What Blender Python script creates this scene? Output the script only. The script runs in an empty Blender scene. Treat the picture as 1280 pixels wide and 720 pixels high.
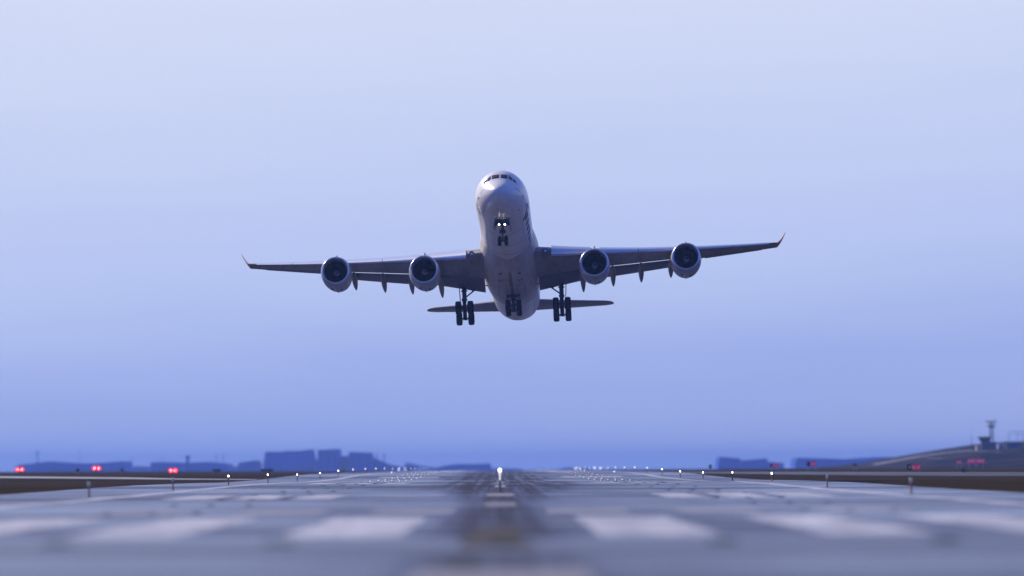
import bpy, bmesh, math, random
from math import sin, cos, pi, radians, sqrt, atan2, atan, exp
from mathutils import Vector, Matrix, Euler
random.seed(7)
SC = bpy.context.scene
COL = SC.collection

# ------------------------------------------------------------------ camera
CAMH = 1.87
FPX = 4600.0                                   # focal length in pixels of a 1280 wide picture
cam_d = bpy.data.cameras.new('camera'); cam = bpy.data.objects.new('camera', cam_d); COL.objects.link(cam)
SC.camera = cam
cam_d.sensor_width = 36.0; cam_d.lens = FPX/1280*36
cam_d.clip_start = 0.5; cam_d.clip_end = 40000
cam_d.dof.use_dof = True; cam_d.dof.focus_distance = 405; cam_d.dof.aperture_fstop = 0.24
TP, TY, RR = atan(222/FPX), atan(16/FPX), 0.005
fwd = Vector((sin(TY)*cos(TP), cos(TY)*cos(TP), sin(TP)))
right = Vector((cos(TY), -sin(TY), 0)); up = right.cross(fwd)
r2 = right*cos(RR) - up*sin(RR); u2 = up*cos(RR) + right*sin(RR)
cam.matrix_world = Matrix(((r2.x, u2.x, -fwd.x, 0), (r2.y, u2.y, -fwd.y, 0), (r2.z, u2.z, -fwd.z, CAMH), (0, 0, 0, 1)))

# ------------------------------------------------------------------ world
SUN = Vector((-0.62, 0.56, 0.55)).normalized()
w = bpy.data.worlds.new('World'); SC.world = w; w.use_nodes = True
nt = w.node_tree; nt.nodes.clear(); N = nt.nodes.new; L = nt.links.new
out = N('ShaderNodeOutputWorld')
sky = N('ShaderNodeTexSky'); sky.sky_type = 'NISHITA'; sky.sun_disc = False
sky.sun_elevation = math.asin(SUN.z); sky.sun_rotation = atan2(SUN.x, SUN.y)
sky.dust_density = 2.0; sky.ozone_density = 2.0
bg1 = N('ShaderNodeBackground'); bg1.inputs['Strength'].default_value = 0.085
L(sky.outputs[0], bg1.inputs['Color'])
tc = N('ShaderNodeTexCoord'); sep = N('ShaderNodeSeparateXYZ'); L(tc.outputs['Generated'], sep.inputs[0])
# streaky thin cloud: soft bands that lie along the horizon
mp = N('ShaderNodeMapping'); mp.inputs['Scale'].default_value = (5.0, 5.0, 42.0); mp.inputs['Rotation'].default_value = (0.0, 0.05, 0.0)
L(tc.outputs['Generated'], mp.inputs[0])
cn = N('ShaderNodeTexNoise'); cn.inputs['Scale'].default_value = 1.0; cn.inputs['Detail'].default_value = 4; cn.inputs['Roughness'].default_value = 0.5
L(mp.outputs[0], cn.inputs['Vector'])
cm = N('ShaderNodeMath'); cm.operation = 'MULTIPLY_ADD'; L(cn.outputs[0], cm.inputs[0]); cm.inputs[1].default_value = 0.036; cm.inputs[2].default_value = -0.018
ce = N('ShaderNodeMath'); ce.operation = 'ADD'; L(sep.outputs['Z'], ce.inputs[0]); L(cm.outputs[0], ce.inputs[1])
ce2 = N('ShaderNodeMath'); ce2.operation = 'MULTIPLY_ADD'; L(sep.outputs['X'], ce2.inputs[0]); ce2.inputs[1].default_value = -0.06; L(ce.outputs[0], ce2.inputs[2])
mr = N('ShaderNodeMapRange'); mr.inputs['From Min'].default_value = 0.0; mr.inputs['From Max'].default_value = 0.14
L(ce2.outputs[0], mr.inputs['Value'])
rp = N('ShaderNodeValToRGB'); L(mr.outputs[0], rp.inputs[0])
def srgb(r, g, b):
    f = lambda c: (c/12.92 if c <= .04045 else ((c+.055)/1.055)**2.4)
    return (f(r/255), f(g/255), f(b/255), 1)
rp.color_ramp.elements[0].position = 0.0; rp.color_ramp.elements[0].color = srgb(174, 186, 231)
rp.color_ramp.elements[1].position = 1.0; rp.color_ramp.elements[1].color = srgb(216, 225, 248)
for p, c in ((.16, (164, 181, 234)), (.38, (187, 202, 243)), (.58, (196, 208, 244)), (.8, (207, 217, 246))):
    e = rp.color_ramp.elements.new(p); e.color = srgb(*c)
bg2 = N('ShaderNodeBackground'); bg2.inputs['Strength'].default_value = 1.0; 
# the sky opposite the sun (behind the camera) is deeper and bluer
az = N('ShaderNodeMapRange'); az.interpolation_type = 'SMOOTHSTEP'; az.inputs['From Min'].default_value = -.35; az.inputs['From Max'].default_value = .75; L(sep.outputs['Y'], az.inputs['Value'])
dk = N('ShaderNodeMix'); dk.data_type = 'RGBA'; dk.inputs['A'].default_value = (.25, .47, 1.15, 1); dk.inputs['B'].default_value = (1, 1, 1, 1); L(az.outputs[0], dk.inputs['Factor'])
ml = N('ShaderNodeMix'); ml.data_type = 'RGBA'; ml.blend_type = 'MULTIPLY'; ml.inputs['Factor'].default_value = 1; L(rp.outputs[0], ml.inputs['A']); L(dk.outputs['Result'], ml.inputs['B'])
# and it deepens again higher up, above the pale veil of cloud
hi = N('ShaderNodeMapRange'); hi.interpolation_type = 'SMOOTHSTEP'; hi.inputs['From Min'].default_value = .125; hi.inputs['From Max'].default_value = .30; L(sep.outputs['Z'], hi.inputs['Value'])
hc = N('ShaderNodeMix'); hc.data_type = 'RGBA'; hc.inputs['A'].default_value = (1, 1, 1, 1); hc.inputs['B'].default_value = (.30, .42, .88, 1); L(hi.outputs[0], hc.inputs['Factor'])
m2 = N('ShaderNodeMix'); m2.data_type = 'RGBA'; m2.blend_type = 'MULTIPLY'; m2.inputs['Factor'].default_value = 1; L(ml.outputs['Result'], m2.inputs['A']); L(hc.outputs['Result'], m2.inputs['B'])
L(m2.outputs['Result'], bg2.inputs['Color'])
mm = N('ShaderNodeMapRange'); mm.interpolation_type = 'SMOOTHSTEP'; mm.inputs['From Min'].default_value = 0.35; mm.inputs['From Max'].default_value = 0.9
L(sep.outputs['Z'], mm.inputs['Value'])
mx = N('ShaderNodeMixShader'); L(mm.outputs[0], mx.inputs[0]); L(bg2.outputs[0], mx.inputs[1]); L(bg1.outputs[0], mx.inputs[2])
L(mx.outputs[0], out.inputs['Surface'])

# ------------------------------------------------------------------ sun
sd = bpy.data.lights.new('sun', 'SUN'); sd.energy = 5.0; sd.angle = radians(0.6); sd.color = (1.0, 0.89, 0.77)
so = bpy.data.objects.new('sun', sd); COL.objects.link(so); so.rotation_euler = SUN.to_track_quat('Z', 'Y').to_euler()
so.location = (-100, 0, 200)
SC.view_settings.view_transform = 'Standard'; SC.view_settings.look = 'None'
SC.view_settings.exposure = 0.0; SC.view_settings.gamma = 1.0; SC.view_settings.use_curve_mapping = False
SC.cycles.use_denoising = True
SC.cycles.volume_bounces = 1

# ------------------------------------------------------------------ materials
MATS = {}
def mat(name, col, rough=.5, metal=0, spec=.5, emit=None, estr=0, noise=None, coat=0):
    """noise = (scale xyz, amount, second colour)"""
    if name in MATS: return MATS[name]
    m = bpy.data.materials.new(name); m.use_nodes = True; t = m.node_tree; b = t.nodes['Principled BSDF']
    b.inputs['Base Color'].default_value = (*col, 1); b.inputs['Roughness'].default_value = rough
    b.inputs['Metallic'].default_value = metal; b.inputs['Specular IOR Level'].default_value = spec
    if coat: b.inputs['Coat Weight'].default_value = coat; b.inputs['Coat Roughness'].default_value = .15
    if emit: b.inputs['Emission Color'].default_value = (*emit, 1); b.inputs['Emission Strength'].default_value = estr
    if noise:
        sc, amt, c2 = noise
        tc = t.nodes.new('ShaderNodeTexCoord'); mp = t.nodes.new('ShaderNodeMapping'); mp.inputs['Scale'].default_value = sc
        t.links.new(tc.outputs['Object'], mp.inputs[0])
        n = t.nodes.new('ShaderNodeTexNoise'); n.inputs['Scale'].default_value = 1; n.inputs['Detail'].default_value = 6; n.inputs['Roughness'].default_value = .65
        t.links.new(mp.outputs[0], n.inputs['Vector'])
        r = t.nodes.new('ShaderNodeMapRange'); r.inputs['From Min'].default_value = .35; r.inputs['From Max'].default_value = .75; r.inputs['To Max'].default_value = amt
        t.links.new(n.outputs[0], r.inputs['Value'])
        x = t.nodes.new('ShaderNodeMix'); x.data_type = 'RGBA'
        t.links.new(r.outputs[0], x.inputs['Factor']); x.inputs['A'].default_value = (*col, 1); x.inputs['B'].default_value = (*c2, 1)
        t.links.new(x.outputs['Result'], b.inputs['Base Color'])
    MATS[name] = m; return m

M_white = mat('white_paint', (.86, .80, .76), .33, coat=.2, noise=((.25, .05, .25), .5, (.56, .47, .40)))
M_fair = mat('fairing_paint', (.55, .53, .53), .4, noise=((.5, .12, .5), .6, (.33, .28, .26)))
M_grey = mat('wing_grey_paint', (.30, .26, .24), .38, noise=((.7, .12, .7), .6, (.20, .17, .15)))
M_flap = mat('flap_grey_paint', (.19, .185, .20), .42, noise=((.5, .2, .5), .4, (.18, .17, .17)))
M_alu = mat('bare_aluminium', (.64, .69, .82), .30, .3, noise=((.4, .4, .4), .3, (.55, .55, .58)))
M_nac = mat('nacelle_paint', (.50, .50, .52), .35, coat=.2, noise=((.5, .5, .5), .5, (.34, .30, .29)))
M_lip = mat('polished_lip', (.62, .63, .66), .28, .8)
M_dark = mat('dark_gear_metal', (.016, .018, .028), .45, .3)
M_tyre = mat('tyre_rubber', (.010, .010, .012), .9, spec=.2)
M_rim = mat('wheel_rim', (.30, .31, .33), .4, .6)
M_glass = mat('cockpit_glass', (.01, .012, .02), .08, spec=.6)
M_black = mat('intake_black', (.006, .007, .012), .55)
M_fan = mat('fan_blade_metal', (.02, .022, .03), .35, .8)
M_spin = mat('spinner_grey', (.10, .08, .07), .5)
M_swirl = mat('spinner_white', (.6, .5, .35), .5)
M_mark = mat('navy_lettering', (.015, .03, .12), .4)
M_line = mat('panel_line_dark', (.10, .10, .14), .5)
M_door = mat('gear_door_paint', (.30, .31, .36), .45)
M_red = mat('red_winglet_trim', (.62, .24, .17), .4)
M_burn = mat('bare_hot_metal', (.22, .19, .17), .35, .8)
M_gl = mat('aircraft_lamp_glow', (1, 1, 1), .3, emit=(1.0, .97, .9), estr=12)

# ------------------------------------------------------------------ helpers
def link(name, me, m=None, parent=None, mats=None):
    o = bpy.data.objects.new(name, me); COL.objects.link(o)
    for q in (mats or ([m] if m else [])): me.materials.append(q)
    if parent is not None: o.parent = parent
    return o
def tag(o, label, cat, group=None):
    o['label'] = label; o['category'] = cat
    if group: o['group'] = group
    return o
def empty(name, loc=(0, 0, 0), rz=0, parent=None):
    o = bpy.data.objects.new(name, None); COL.objects.link(o); o.location = loc; o.rotation_euler = (0, 0, rz)
    o.empty_display_size = .5
    if parent is not None: o.parent = parent
    return o
def mesh_from(verts, faces, smooth=True, mi=None):
    me = bpy.data.meshes.new('m'); me.from_pydata([tuple(v) for v in verts], [], faces)
    bm = bmesh.new(); bm.from_mesh(me); bmesh.ops.recalc_face_normals(bm, faces=bm.faces); bm.to_mesh(me); bm.free()
    if smooth:
        for p in me.polygons: p.use_smooth = True
    return me
def loft(rings, closed=True, cap0=True, cap1=True):
    n = len(rings[0]); V = [v for r in rings for v in r]; F = []
    for i in range(len(rings)-1):
        for j in range(n if closed else n-1):
            a = i*n+j; b = i*n+(j+1) % n; F.append((a, b, b+n, a+n))
    if closed and cap0: F.append(tuple(range(n)))
    if closed and cap1: F.append(tuple((len(rings)-1)*n+j for j in range(n)))
    return V, F
class MB:
    """collects pieces into one mesh"""
    def __init__(s): s.V = []; s.F = []; s.MI = []
    def add(s, V, F, mi=0):
        k = len(s.V); s.V += [tuple(v) for v in V]; s.F += [tuple(i+k for i in f) for f in F]; s.MI += [mi]*len(F); return s
    def box(s, c, d, mi=0, rot=None):
        V = []
        for x in (-.5, .5):
            for y in (-.5, .5):
                for z in (-.5, .5):
                    v = Vector((x*d[0], y*d[1], z*d[2]))
                    if rot is not None: v = rot @ v
                    V.append(v+Vector(c))
        return s.add(V, [(0, 1, 3, 2), (4, 6, 7, 5), (0, 4, 5, 1), (2, 3, 7, 6), (0, 2, 6, 4), (1, 5, 7, 3)], mi)
    def tube(s, p0, p1, r0, r1=None, n=10, mi=0):
        r1 = r0 if r1 is None else r1; p0 = Vector(p0); p1 = Vector(p1); q = (p1-p0).to_track_quat('Z', 'Y')
        R = [[p+q @ Vector((r*cos(2*pi*i/n), r*sin(2*pi*i/n), 0)) for i in range(n)] for p, r in ((p0, r0), (p1, r1))]
        return s.add(*loft(R), mi)
    def lathe(s, prof, axis='y', c=(0, 0, 0), n=32, mi=0, caps=True):
        R = []
        for a, r in prof:
            r = max(r, 1e-4)
            ring = []
            for i in range(n):
                t = 2*pi*i/n
                v = {'y': (r*cos(t), a, r*sin(t)), 'x': (a, r*cos(t), r*sin(t)), 'z': (r*cos(t), r*sin(t), a)}[axis]
                ring.append(Vector(v)+Vector(c))
            R.append(ring)
        V, F = loft(R, True, caps, caps); return s.add(V, F, mi)
    def build(s, name, m=None, parent=None, mats=None, smooth=False, auto=None):
        me = bpy.data.meshes.new(name); me.from_pydata(s.V, [], s.F)
        for p, i in zip(me.polygons, s.MI): p.material_index = i
        bm = bmesh.new(); bm.from_mesh(me); bmesh.ops.recalc_face_normals(bm, faces=bm.faces); bm.to_mesh(me); bm.free()
        o = link(name, me, m, parent, mats)
        if smooth or auto:
            for p in me.polygons: p.use_smooth = True
            if auto: me.set_sharp_from_angle(angle=radians(auto))
        return o
def interp(x, T, k):
    """monotone-ish cubic through table rows (x, a, b, ..)"""
    n = len(T)
    if x <= T[0][0]: return T[0][k]
    if x >= T[-1][0]: return T[-1][k]
    i = max(j for j in range(n-1) if T[j][0] <= x)
    x0, x1 = T[i][0], T[i+1][0]; y0, y1 = T[i][k], T[i+1][k]; h = x1-x0
    def sl(j):
        if j <= 0: return (T[1][k]-T[0][k])/(T[1][0]-T[0][0])
        if j >= n-1: return (T[-1][k]-T[-2][k])/(T[-1][0]-T[-2][0])
        a = (T[j][k]-T[j-1][k])/(T[j][0]-T[j-1][0]); b = (T[j+1][k]-T[j][k])/(T[j+1][0]-T[j][0])
        return 0 if a*b <= 0 else 2*a*b/(a+b)
    m0, m1 = sl(i), sl(i+1); t = (x-x0)/h
    return (2*t**3-3*t*t+1)*y0+(t**3-2*t*t+t)*h*m0+(-2*t**3+3*t*t)*y1+(t**3-t*t)*h*m1

# ================================================================== GROUND
ZT = [(-300, 0), (60, 0), (180, .0), (260, .03), (345, .16), (400, .10), (470, -.05), (530, .0), (600, .28), (690, .48), (800, .46), (950, .28),
      (1120, .17), (1350, .10), (1600, -1.0), (2000, -5), (2600, -9), (3400, -12), (30000, -12)]
def gz(y): return interp(y, ZT, 1)
def smooth(a, b, x): t_ = max(0, min(1, (x-a)/(b-a))); return t_*t_*(3-2*t_)
def gz2(x, y): return gz(y)+.35*smooth(50, 140, abs(x))*smooth(750, 1150, y)*(1-smooth(1700, 2300, y))
YS = [-300, -100, 0, 40] + [60+12*i for i in range(130)] + [1650+60*i for i in range(32)] + [3700, 4300, 5200, 6500, 8500, 11000, 14000]
def sheet(name, m, xa, xb, off, y0=-300, y1=14000, kind='structure'):
    """xa, xb: numbers or functions of y; follows the terrain"""
    fa = xa if callable(xa) else (lambda y: xa); fb = xb if callable(xb) else (lambda y: xb)
    ys = sorted(set([y0]+[y for y in YS if y0 < y < y1]+[y1])); V = []; F = []
    for y in ys:
        V += [(fa(y), y, gz(y)+off), (fb(y), y, gz(y)+off)]
    for i in range(len(ys)-1): F.append((2*i, 2*i+1, 2*i+3, 2*i+2))
    me = mesh_from(V, F, True)
    if me.polygons[0].normal.z < 0: me.flip_normals()
    o = link(name, me, m)
    if kind: o['kind'] = kind
    return o

def nodes_mat(name, rough=.5, spec=.5):
    m = bpy.data.materials.new(name); m.use_nodes = True; t = m.node_tree; b = t.nodes['Principled BSDF']
    b.inputs['Roughness'].default_value = rough; b.inputs['Specular IOR Level'].default_value = spec
    return m, t, b
class G:
    """tiny node graph helper"""
    def __init__(s, t): s.t = t; s.tc = t.nodes.new('ShaderNodeTexCoord')
    def noise(s, sc, detail=5, rough=.6, loc=(0, 0, 0)):
        mp = s.t.nodes.new('ShaderNodeMapping'); mp.inputs['Scale'].default_value = sc; mp.inputs['Location'].default_value = loc
        s.t.links.new(s.tc.outputs['Object'], mp.inputs[0])
        n = s.t.nodes.new('ShaderNodeTexNoise'); n.inputs['Scale'].default_value = 1; n.inputs['Detail'].default_value = detail; n.inputs['Roughness'].default_value = rough
        s.t.links.new(mp.outputs[0], n.inputs['Vector']); return n.outputs[0]
    def xyz(s):
        q = s.t.nodes.new('ShaderNodeSeparateXYZ'); s.t.links.new(s.tc.outputs['Object'], q.inputs[0]); return q.outputs
    def put(s, sock, v):
        if hasattr(v, 'links') or isinstance(v, bpy.types.NodeSocket): s.t.links.new(v, sock)
        elif isinstance(v, tuple): sock.default_value = (*v, 1) if len(v) == 3 else v
        else: sock.default_value = v
    def math(s, op, a, b=0, c=0, clamp=False):
        n = s.t.nodes.new('ShaderNodeMath'); n.operation = op; n.use_clamp = clamp
        s.put(n.inputs[0], a); s.put(n.inputs[1], b); s.put(n.inputs[2], c); return n.outputs[0]
    def rng(s, v, a, b, c=0, d=1):
        n = s.t.nodes.new('ShaderNodeMapRange'); n.interpolation_type = 'SMOOTHSTEP'
        for i, q in zip(('Value', 'From Min', 'From Max', 'To Min', 'To Max'), (v, a, b, c, d)): s.put(n.inputs[i], q)
        return n.outputs[0]
    def mix(s, f, a, b):
        n = s.t.nodes.new('ShaderNodeMix'); n.data_type = 'RGBA'
        s.put(n.inputs['Factor'], f); s.put(n.inputs['A'], a); s.put(n.inputs['B'], b); return n.outputs['Result']

# grass: brown winter turf in mown bands
mg, t, b = nodes_mat('winter_grass', 1.0, 0); g = G(t)
big = g.noise((.004, .012, .01), 5); mid = g.noise((.03, .05, .1), 6, .7); fine = g.noise((1.2, .8, 1), 4, .7)
c = g.mix(g.rng(big, .35, .65), (.045, .030, .013), (.024, .020, .008))
c = g.mix(g.rng(mid, .4, .7, 0, .8), c, (.056, .036, .018))
c = g.mix(g.rng(fine, .4, .7, 0, .35), c, (.03, .026, .012))
t.links.new(c, b.inputs['Base Color'])
V = []; F = []
XS = [-9000, -5000, -2600, -1400, -700, -300, -140, -110, -80, -50, -36, 0, 36, 50, 80, 110, 140, 300, 700, 1400, 2600, 5000, 9000]
for y in YS:
    for x in XS: V.append((x, y, gz2(x, y)-.03))
nx = len(XS)
for i in range(len(YS)-1):
    for j in range(nx-1): a = i*nx+j; F.append((a, a+1, a+1+nx, a+nx))
me = mesh_from(V, F)
if me.polygons[0].normal.z < 0: me.flip_normals()
o = link('ground', me, mg); o['kind'] = 'structure'

# pavement: pale concrete slabs, rubber laid down along the middle
def pavement(name, base, rubber, rough=.42):
    m, t, b = nodes_mat(name, rough, .34); g = G(t); X = g.xyz()
    sx = g.math('FLOOR', g.math('DIVIDE', X['X'], 7.5)); sy = g.math('FLOOR', g.math('DIVIDE', X['Y'], 15.0))
    cx = t.nodes.new('ShaderNodeCombineXYZ'); t.links.new(sx, cx.inputs[0]); t.links.new(sy, cx.inputs[1])
    wn = t.nodes.new('ShaderNodeTexWhiteNoise'); t.links.new(cx.outputs[0], wn.inputs['Vector'])
    big = g.noise((.03, .012, .01), 5, .6); mid = g.noise((.35, .12, 1), 6, .7)
    c = g.mix(g.rng(wn.outputs['Value'], 0, 1, 0, .22), base, tuple(v*.72 for v in base))
    c = g.mix(g.rng(big, .40, .60, 0, .9), c, tuple(v*.45 for v in base))
    c = g.mix(g.rng(mid, .42, .68, 0, .7), c, tuple(v*.4 for v in base)); c = g.mix(g.rng(g.noise((.05, .35, 1), 5, .7, (7, 1, 0)), .5, .72, 0, .8), c, tuple(v*1.7 for v in base))
    band_ = g.noise((.006, .07, 1), 4, .6, (3, 5, 0)); c = g.mix(g.rng(band_, .42, .62, 0, .6), c, tuple(v*.45 for v in base))
    rfac = None
    if rubber:
        ax = g.math('ABSOLUTE', X['X'])
        st = g.noise((.9, .006, 1), 6, .75); st2 = g.noise((.25, .03, 1), 4, .6, (9, 3, 0))
        edge = g.math('MULTIPLY_ADD', st2, 9.0, -4.5)
        wide = g.rng(X['Y'], 150, 420); band = g.rng(g.math('ADD', ax, g.math('MULTIPLY', edge, g.math('MULTIPLY_ADD', wide, .8, .2))), g.math('MULTIPLY_ADD', wide, 3.0, .1), g.math('MULTIPLY_ADD', wide, 7.6, 2.4), 1, 0)
        rfac = g.math('MULTIPLY', band, g.rng(st, .36, .60, .15, 1), clamp=True)
        c = g.mix(g.math('MULTIPLY', rfac, .80), c, (.046, .042, .050))
    r = g.math('ADD', g.rng(big, .35, .65, rough-.10, rough+.06), g.math('ADD', g.rng(band_, .35, .65, -.10, .12), g.rng(g.noise((.03, .22, 1), 5, .65, (2, 9, 0)), .38, .62, -.07, .09)))
    if rfac is not None: r = g.math('ADD', r, g.math('MULTIPLY', rfac, .40))
    if rfac is not None: t.links.new(g.math('MULTIPLY_ADD', rfac, -.10, .12), b.inputs['Specular IOR Level'])
    t.links.new(c, b.inputs['Base Color']); t.links.new(r, b.inputs['Roughness'])
    bp = t.nodes.new('ShaderNodeBump'); bp.inputs['Strength'].default_value = .25; bp.inputs['Distance'].default_value = .02
    t.links.new(g.noise((14, 14, 14), 3, .6), bp.inputs['Height']); t.links.new(bp.outputs[0], b.inputs['Normal'])
    return m
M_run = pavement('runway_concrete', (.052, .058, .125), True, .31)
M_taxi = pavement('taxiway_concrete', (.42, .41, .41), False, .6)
M_asph = pavement('taxiway_asphalt', (.06, .06, .07), False, .8)
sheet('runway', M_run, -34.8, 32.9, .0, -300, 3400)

# painted markings, worn
def paint(name, col, wear=.45):
    m, t, b = nodes_mat(name, .55, .4); g = G(t)
    n1 = g.noise((.9, .25, 1), 6, .75); n2 = g.noise((.12, .05, 1), 3, .6)
    c = g.mix(g.rng(n1, .38, .66, 0, wear), col, (.22, .21, .23)); c = g.mix(g.rng(n2, .4, .7, 0, .4), c, tuple(v*.7 for v in col))
    n3 = g.noise((.35, .10, 1), 4, .6, (1, 7, 0)); c = g.mix(g.rng(n3, .38, .68, 0, .65), c, (.16, .16, .22))
    t.links.new(c, b.inputs['Base Color']); return m
M_pw = paint('white_runway_paint', (.60, .60, .66), .75); M_pt = paint('dusty_white_paint', (.24, .215, .21), .9); M_ptf = paint('faded_white_paint', (.30, .30, .36), .9)
def marking(x0, x1, y0, y1, m=None, name='runway_marking', off=.006): return sheet(name, m or M_pw, x0, x1, off, y0, y1)
for s in (-1, 1):
    a, b_ = sorted((s*23.3, s*24.5)); marking(a, b_, 60, 2400, name='runway_edge_line')
    for c_, w_ in ((4.3, 1.65), (10.25, 1.5), (15.9, 1.6)): marking(s*c_-w_, s*c_+w_, 98, 134, name='threshold_stripe')
    for c_ in (3.6, 9.0, 15.0): marking(s*c_-1.7, s*c_+1.7, 146, 160, M_ptf, name='threshold_stripe')
    for c_, w_ in ((10.9, 1.2), (14.5, 1.25), (18.3, 1.4)): marking(s*c_-w_, s*c_+w_, 212, 240, name='touchdown_zone_stripe')
    for c_, w_ in ((10.6, 1.25), (14.3, 1.3), (17.9, 1.3)): marking(s*c_-w_, s*c_+w_, 362, 388, name='touchdown_zone_stripe')
    a, b_ = sorted((s*9.4, s*18.6)); marking(a, b_, 556, 572, name='aiming_point_stripe')
for y0, y1, hw_ in ((40, 66, 1.5), (172, 187, .75), (226, 246, .85), (300, 330, .45), (360, 390, .45), (420, 450, .45), (620, 650, .45), (680, 710, .45), (740, 770, .45)):
    marking(-hw_, hw_, y0, y1, M_pt, name='centerline_stripe')
M_patch = mat('dark_patch_asphalt', (.030, .026, .024), .85, spec=.15, noise=((.6, .3, 1), 1, (.075, .065, .07)))
sheet('asphalt_band', mat('sealed_asphalt_band', (.045, .047, .07), .38, noise=((.15, .5, .6), .8, (.07, .075, .12))), -34.7, 32.8, .003, 79, 92)
sheet('asphalt_patch', M_patch, lambda y: -.75-.25*sin(y*.4), lambda y: .65+.3*sin(y*.31+1), .004, 84, 112)

# ================================================================== AIRLINER
air = empty('airliner')
tag(air, 'white four engined jet airliner climbing above the runway with its wheels down', 'airliner')
a_p, a_b, a_c = radians(9.54), radians(-1.97), radians(-2.11)
air.matrix_world = Matrix.Translation((0.05, 378.3, 30.98)) @ Matrix.Rotation(a_c, 4, 'Z') @ Matrix.Rotation(-a_p, 4, 'X') @ Matrix.Rotation(a_b, 4, 'Y')
# y, top, bottom, half width, centre z
FT = [(0, -.80, -.80, 0, -.8), (.12, -.50, -1.08, .34, -.8), (.45, -.14, -1.46, .76, -.78), (1.0, .28, -1.80, 1.18, -.70), (1.7, .78, -2.08, 1.60, -.60),
      (2.4, 1.36, -2.30, 1.93, -.48), (3.2, 1.98, -2.48, 2.22, -.36), (4.2, 2.40, -2.63, 2.48, -.22), (5.5, 2.66, -2.75, 2.68, -.10), (7.5, 2.80, -2.81, 2.80, 0),
      (10, 2.82, -2.82, 2.82, 0), (51.5, 2.82, -2.82, 2.82, 0), (56, 2.82, -2.5, 2.72, .1), (61, 2.80, -1.75, 2.42, .4), (65, 2.72, -.62, 1.95, .9), (69, 2.55, .45, 1.30, 1.4),
      (72, 2.35, 1.15, .72, 1.75), (73.4, 2.15, 1.5, .30, 1.85), (73.5, 2.0, 1.7, .1, 1.85)]
def fsec(y): return [interp(y, FT, k) for k in (1, 2, 3, 4)]
def fpt(y, th, off=0):
    """point on the fuselage skin; th from the crown, positive to +x"""
    t, b, h, c = fsec(y)
    z = c+((t-c) if cos(th) > 0 else (c-b))*cos(th)
    p = Vector((h*sin(th), y, z))
    if off:
        n = Vector((sin(th)/max(h, .1), 0, cos(th)/max((t-c) if cos(th) > 0 else (c-b), .1))).normalized()
        p += n*off
    return p
ys = [0.004, .04, .12, .25, .45, .7, 1.0, 1.35, 1.7, 2.05, 2.4, 2.8, 3.2, 3.7, 4.2, 4.8, 5.5, 6.5, 7.5, 9] + [10+2.5*i for i in range(17)] + [52, 53, 54, 55.5, 57, 59, 61, 63, 65, 67, 69, 70.5, 72, 73, 73.4, 73.5]
rings = [[fpt(y, 2*pi*i/72) for i in range(72)] for y in ys]
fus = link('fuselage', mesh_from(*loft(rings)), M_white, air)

def patch(name, y0, y1, t0, t1, m, parent, off=.012, ny=2, nt_=3, skew=0):
    """a thin piece that follows the skin"""
    V = []; F = []
    for k in (off, off-.03):
        for i in range(ny+1):
            for j in range(nt_+1):
                th = t0+(t1-t0)*j/nt_; V.append(fpt(y0+(y1-y0)*i/ny+skew*(j/nt_), th, k))
    def id_(k, i, j): return k*(ny+1)*(nt_+1)+i*(nt_+1)+j
    for i in range(ny):
        for j in range(nt_): F.append((id_(0, i, j), id_(0, i, j+1), id_(0, i+1, j+1), id_(0, i+1, j)))
    for i in range(ny): F += [(id_(0, i, 0), id_(0, i+1, 0), id_(1, i+1, 0), id_(1, i, 0)), (id_(0, i, nt_), id_(1, i, nt_), id_(1, i+1, nt_), id_(0, i+1, nt_))]
    for j in range(nt_): F += [(id_(0, 0, j), id_(1, 0, j), id_(1, 0, j+1), id_(0, 0, j+1)), (id_(0, ny, j), id_(0, ny, j+1), id_(1, ny, j+1), id_(1, ny, j))]
    return link(name, mesh_from(V, F), m, parent)
def front(x, z):
    lo, hi = 0.0, 12.0
    def inside(y):
        t, b, h, c = fsec(y)
        if h < 1e-4: return False
        a = (t-c) if z > c else (c-b)
        return (x/h)**2+((z-c)/max(a, 1e-4))**2 < 1
    if not inside(hi): return hi
    for _ in range(40):
        q = (lo+hi)/2
        if inside(q): hi = q
        else: lo = q
    return hi
def pane(name, cs, m, parent, off=.02, n=5):
    """quad given by four (x, z) corners seen from the front, draped on the nose"""
    V = []; F = []
    for k in (off, -.03):
        for i in range(n+1):
            for j in range(n+1):
                u, v = i/n, j/n
                x = (1-u)*(1-v)*cs[0][0]+u*(1-v)*cs[1][0]+u*v*cs[2][0]+(1-u)*v*cs[3][0]
                z = (1-u)*(1-v)*cs[0][1]+u*(1-v)*cs[1][1]+u*v*cs[2][1]+(1-u)*v*cs[3][1]
                V.append(Vector((x*(1+k*.25), front(x, z)-k, z+k*.6)))
    q = (n+1)*(n+1)
    for i in range(n):
        for j in range(n): a = i*(n+1)+j; F += [(a, a+1, a+n+2, a+n+1), (q+a, q+a+n+1, q+a+n+2, q+a+1)]
    for i in range(n):
        for a, b in ((i, i+1), (q-n-1+i, q-n+i), (i*(n+1), (i+1)*(n+1)), (i*(n+1)+n, (i+1)*(n+1)+n)): F.append((a, b, b+q, a+q))
    return link(name, mesh_from(V, F), m, parent)
PANES = [[(.08, 1.02), (.86, .96), (.80, 1.52), (.08, 1.55)], [(.96, .93), (1.30, .74), (1.30, 1.14), (.92, 1.48)], [(1.36, .70), (1.72, .48), (1.66, .84), (1.36, 1.06)]]
for s in (-1, 1):
    for cs in PANES: pane('windscreen_pane', [(s*x, z) for x, z in cs], M_glass, fus)
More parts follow.
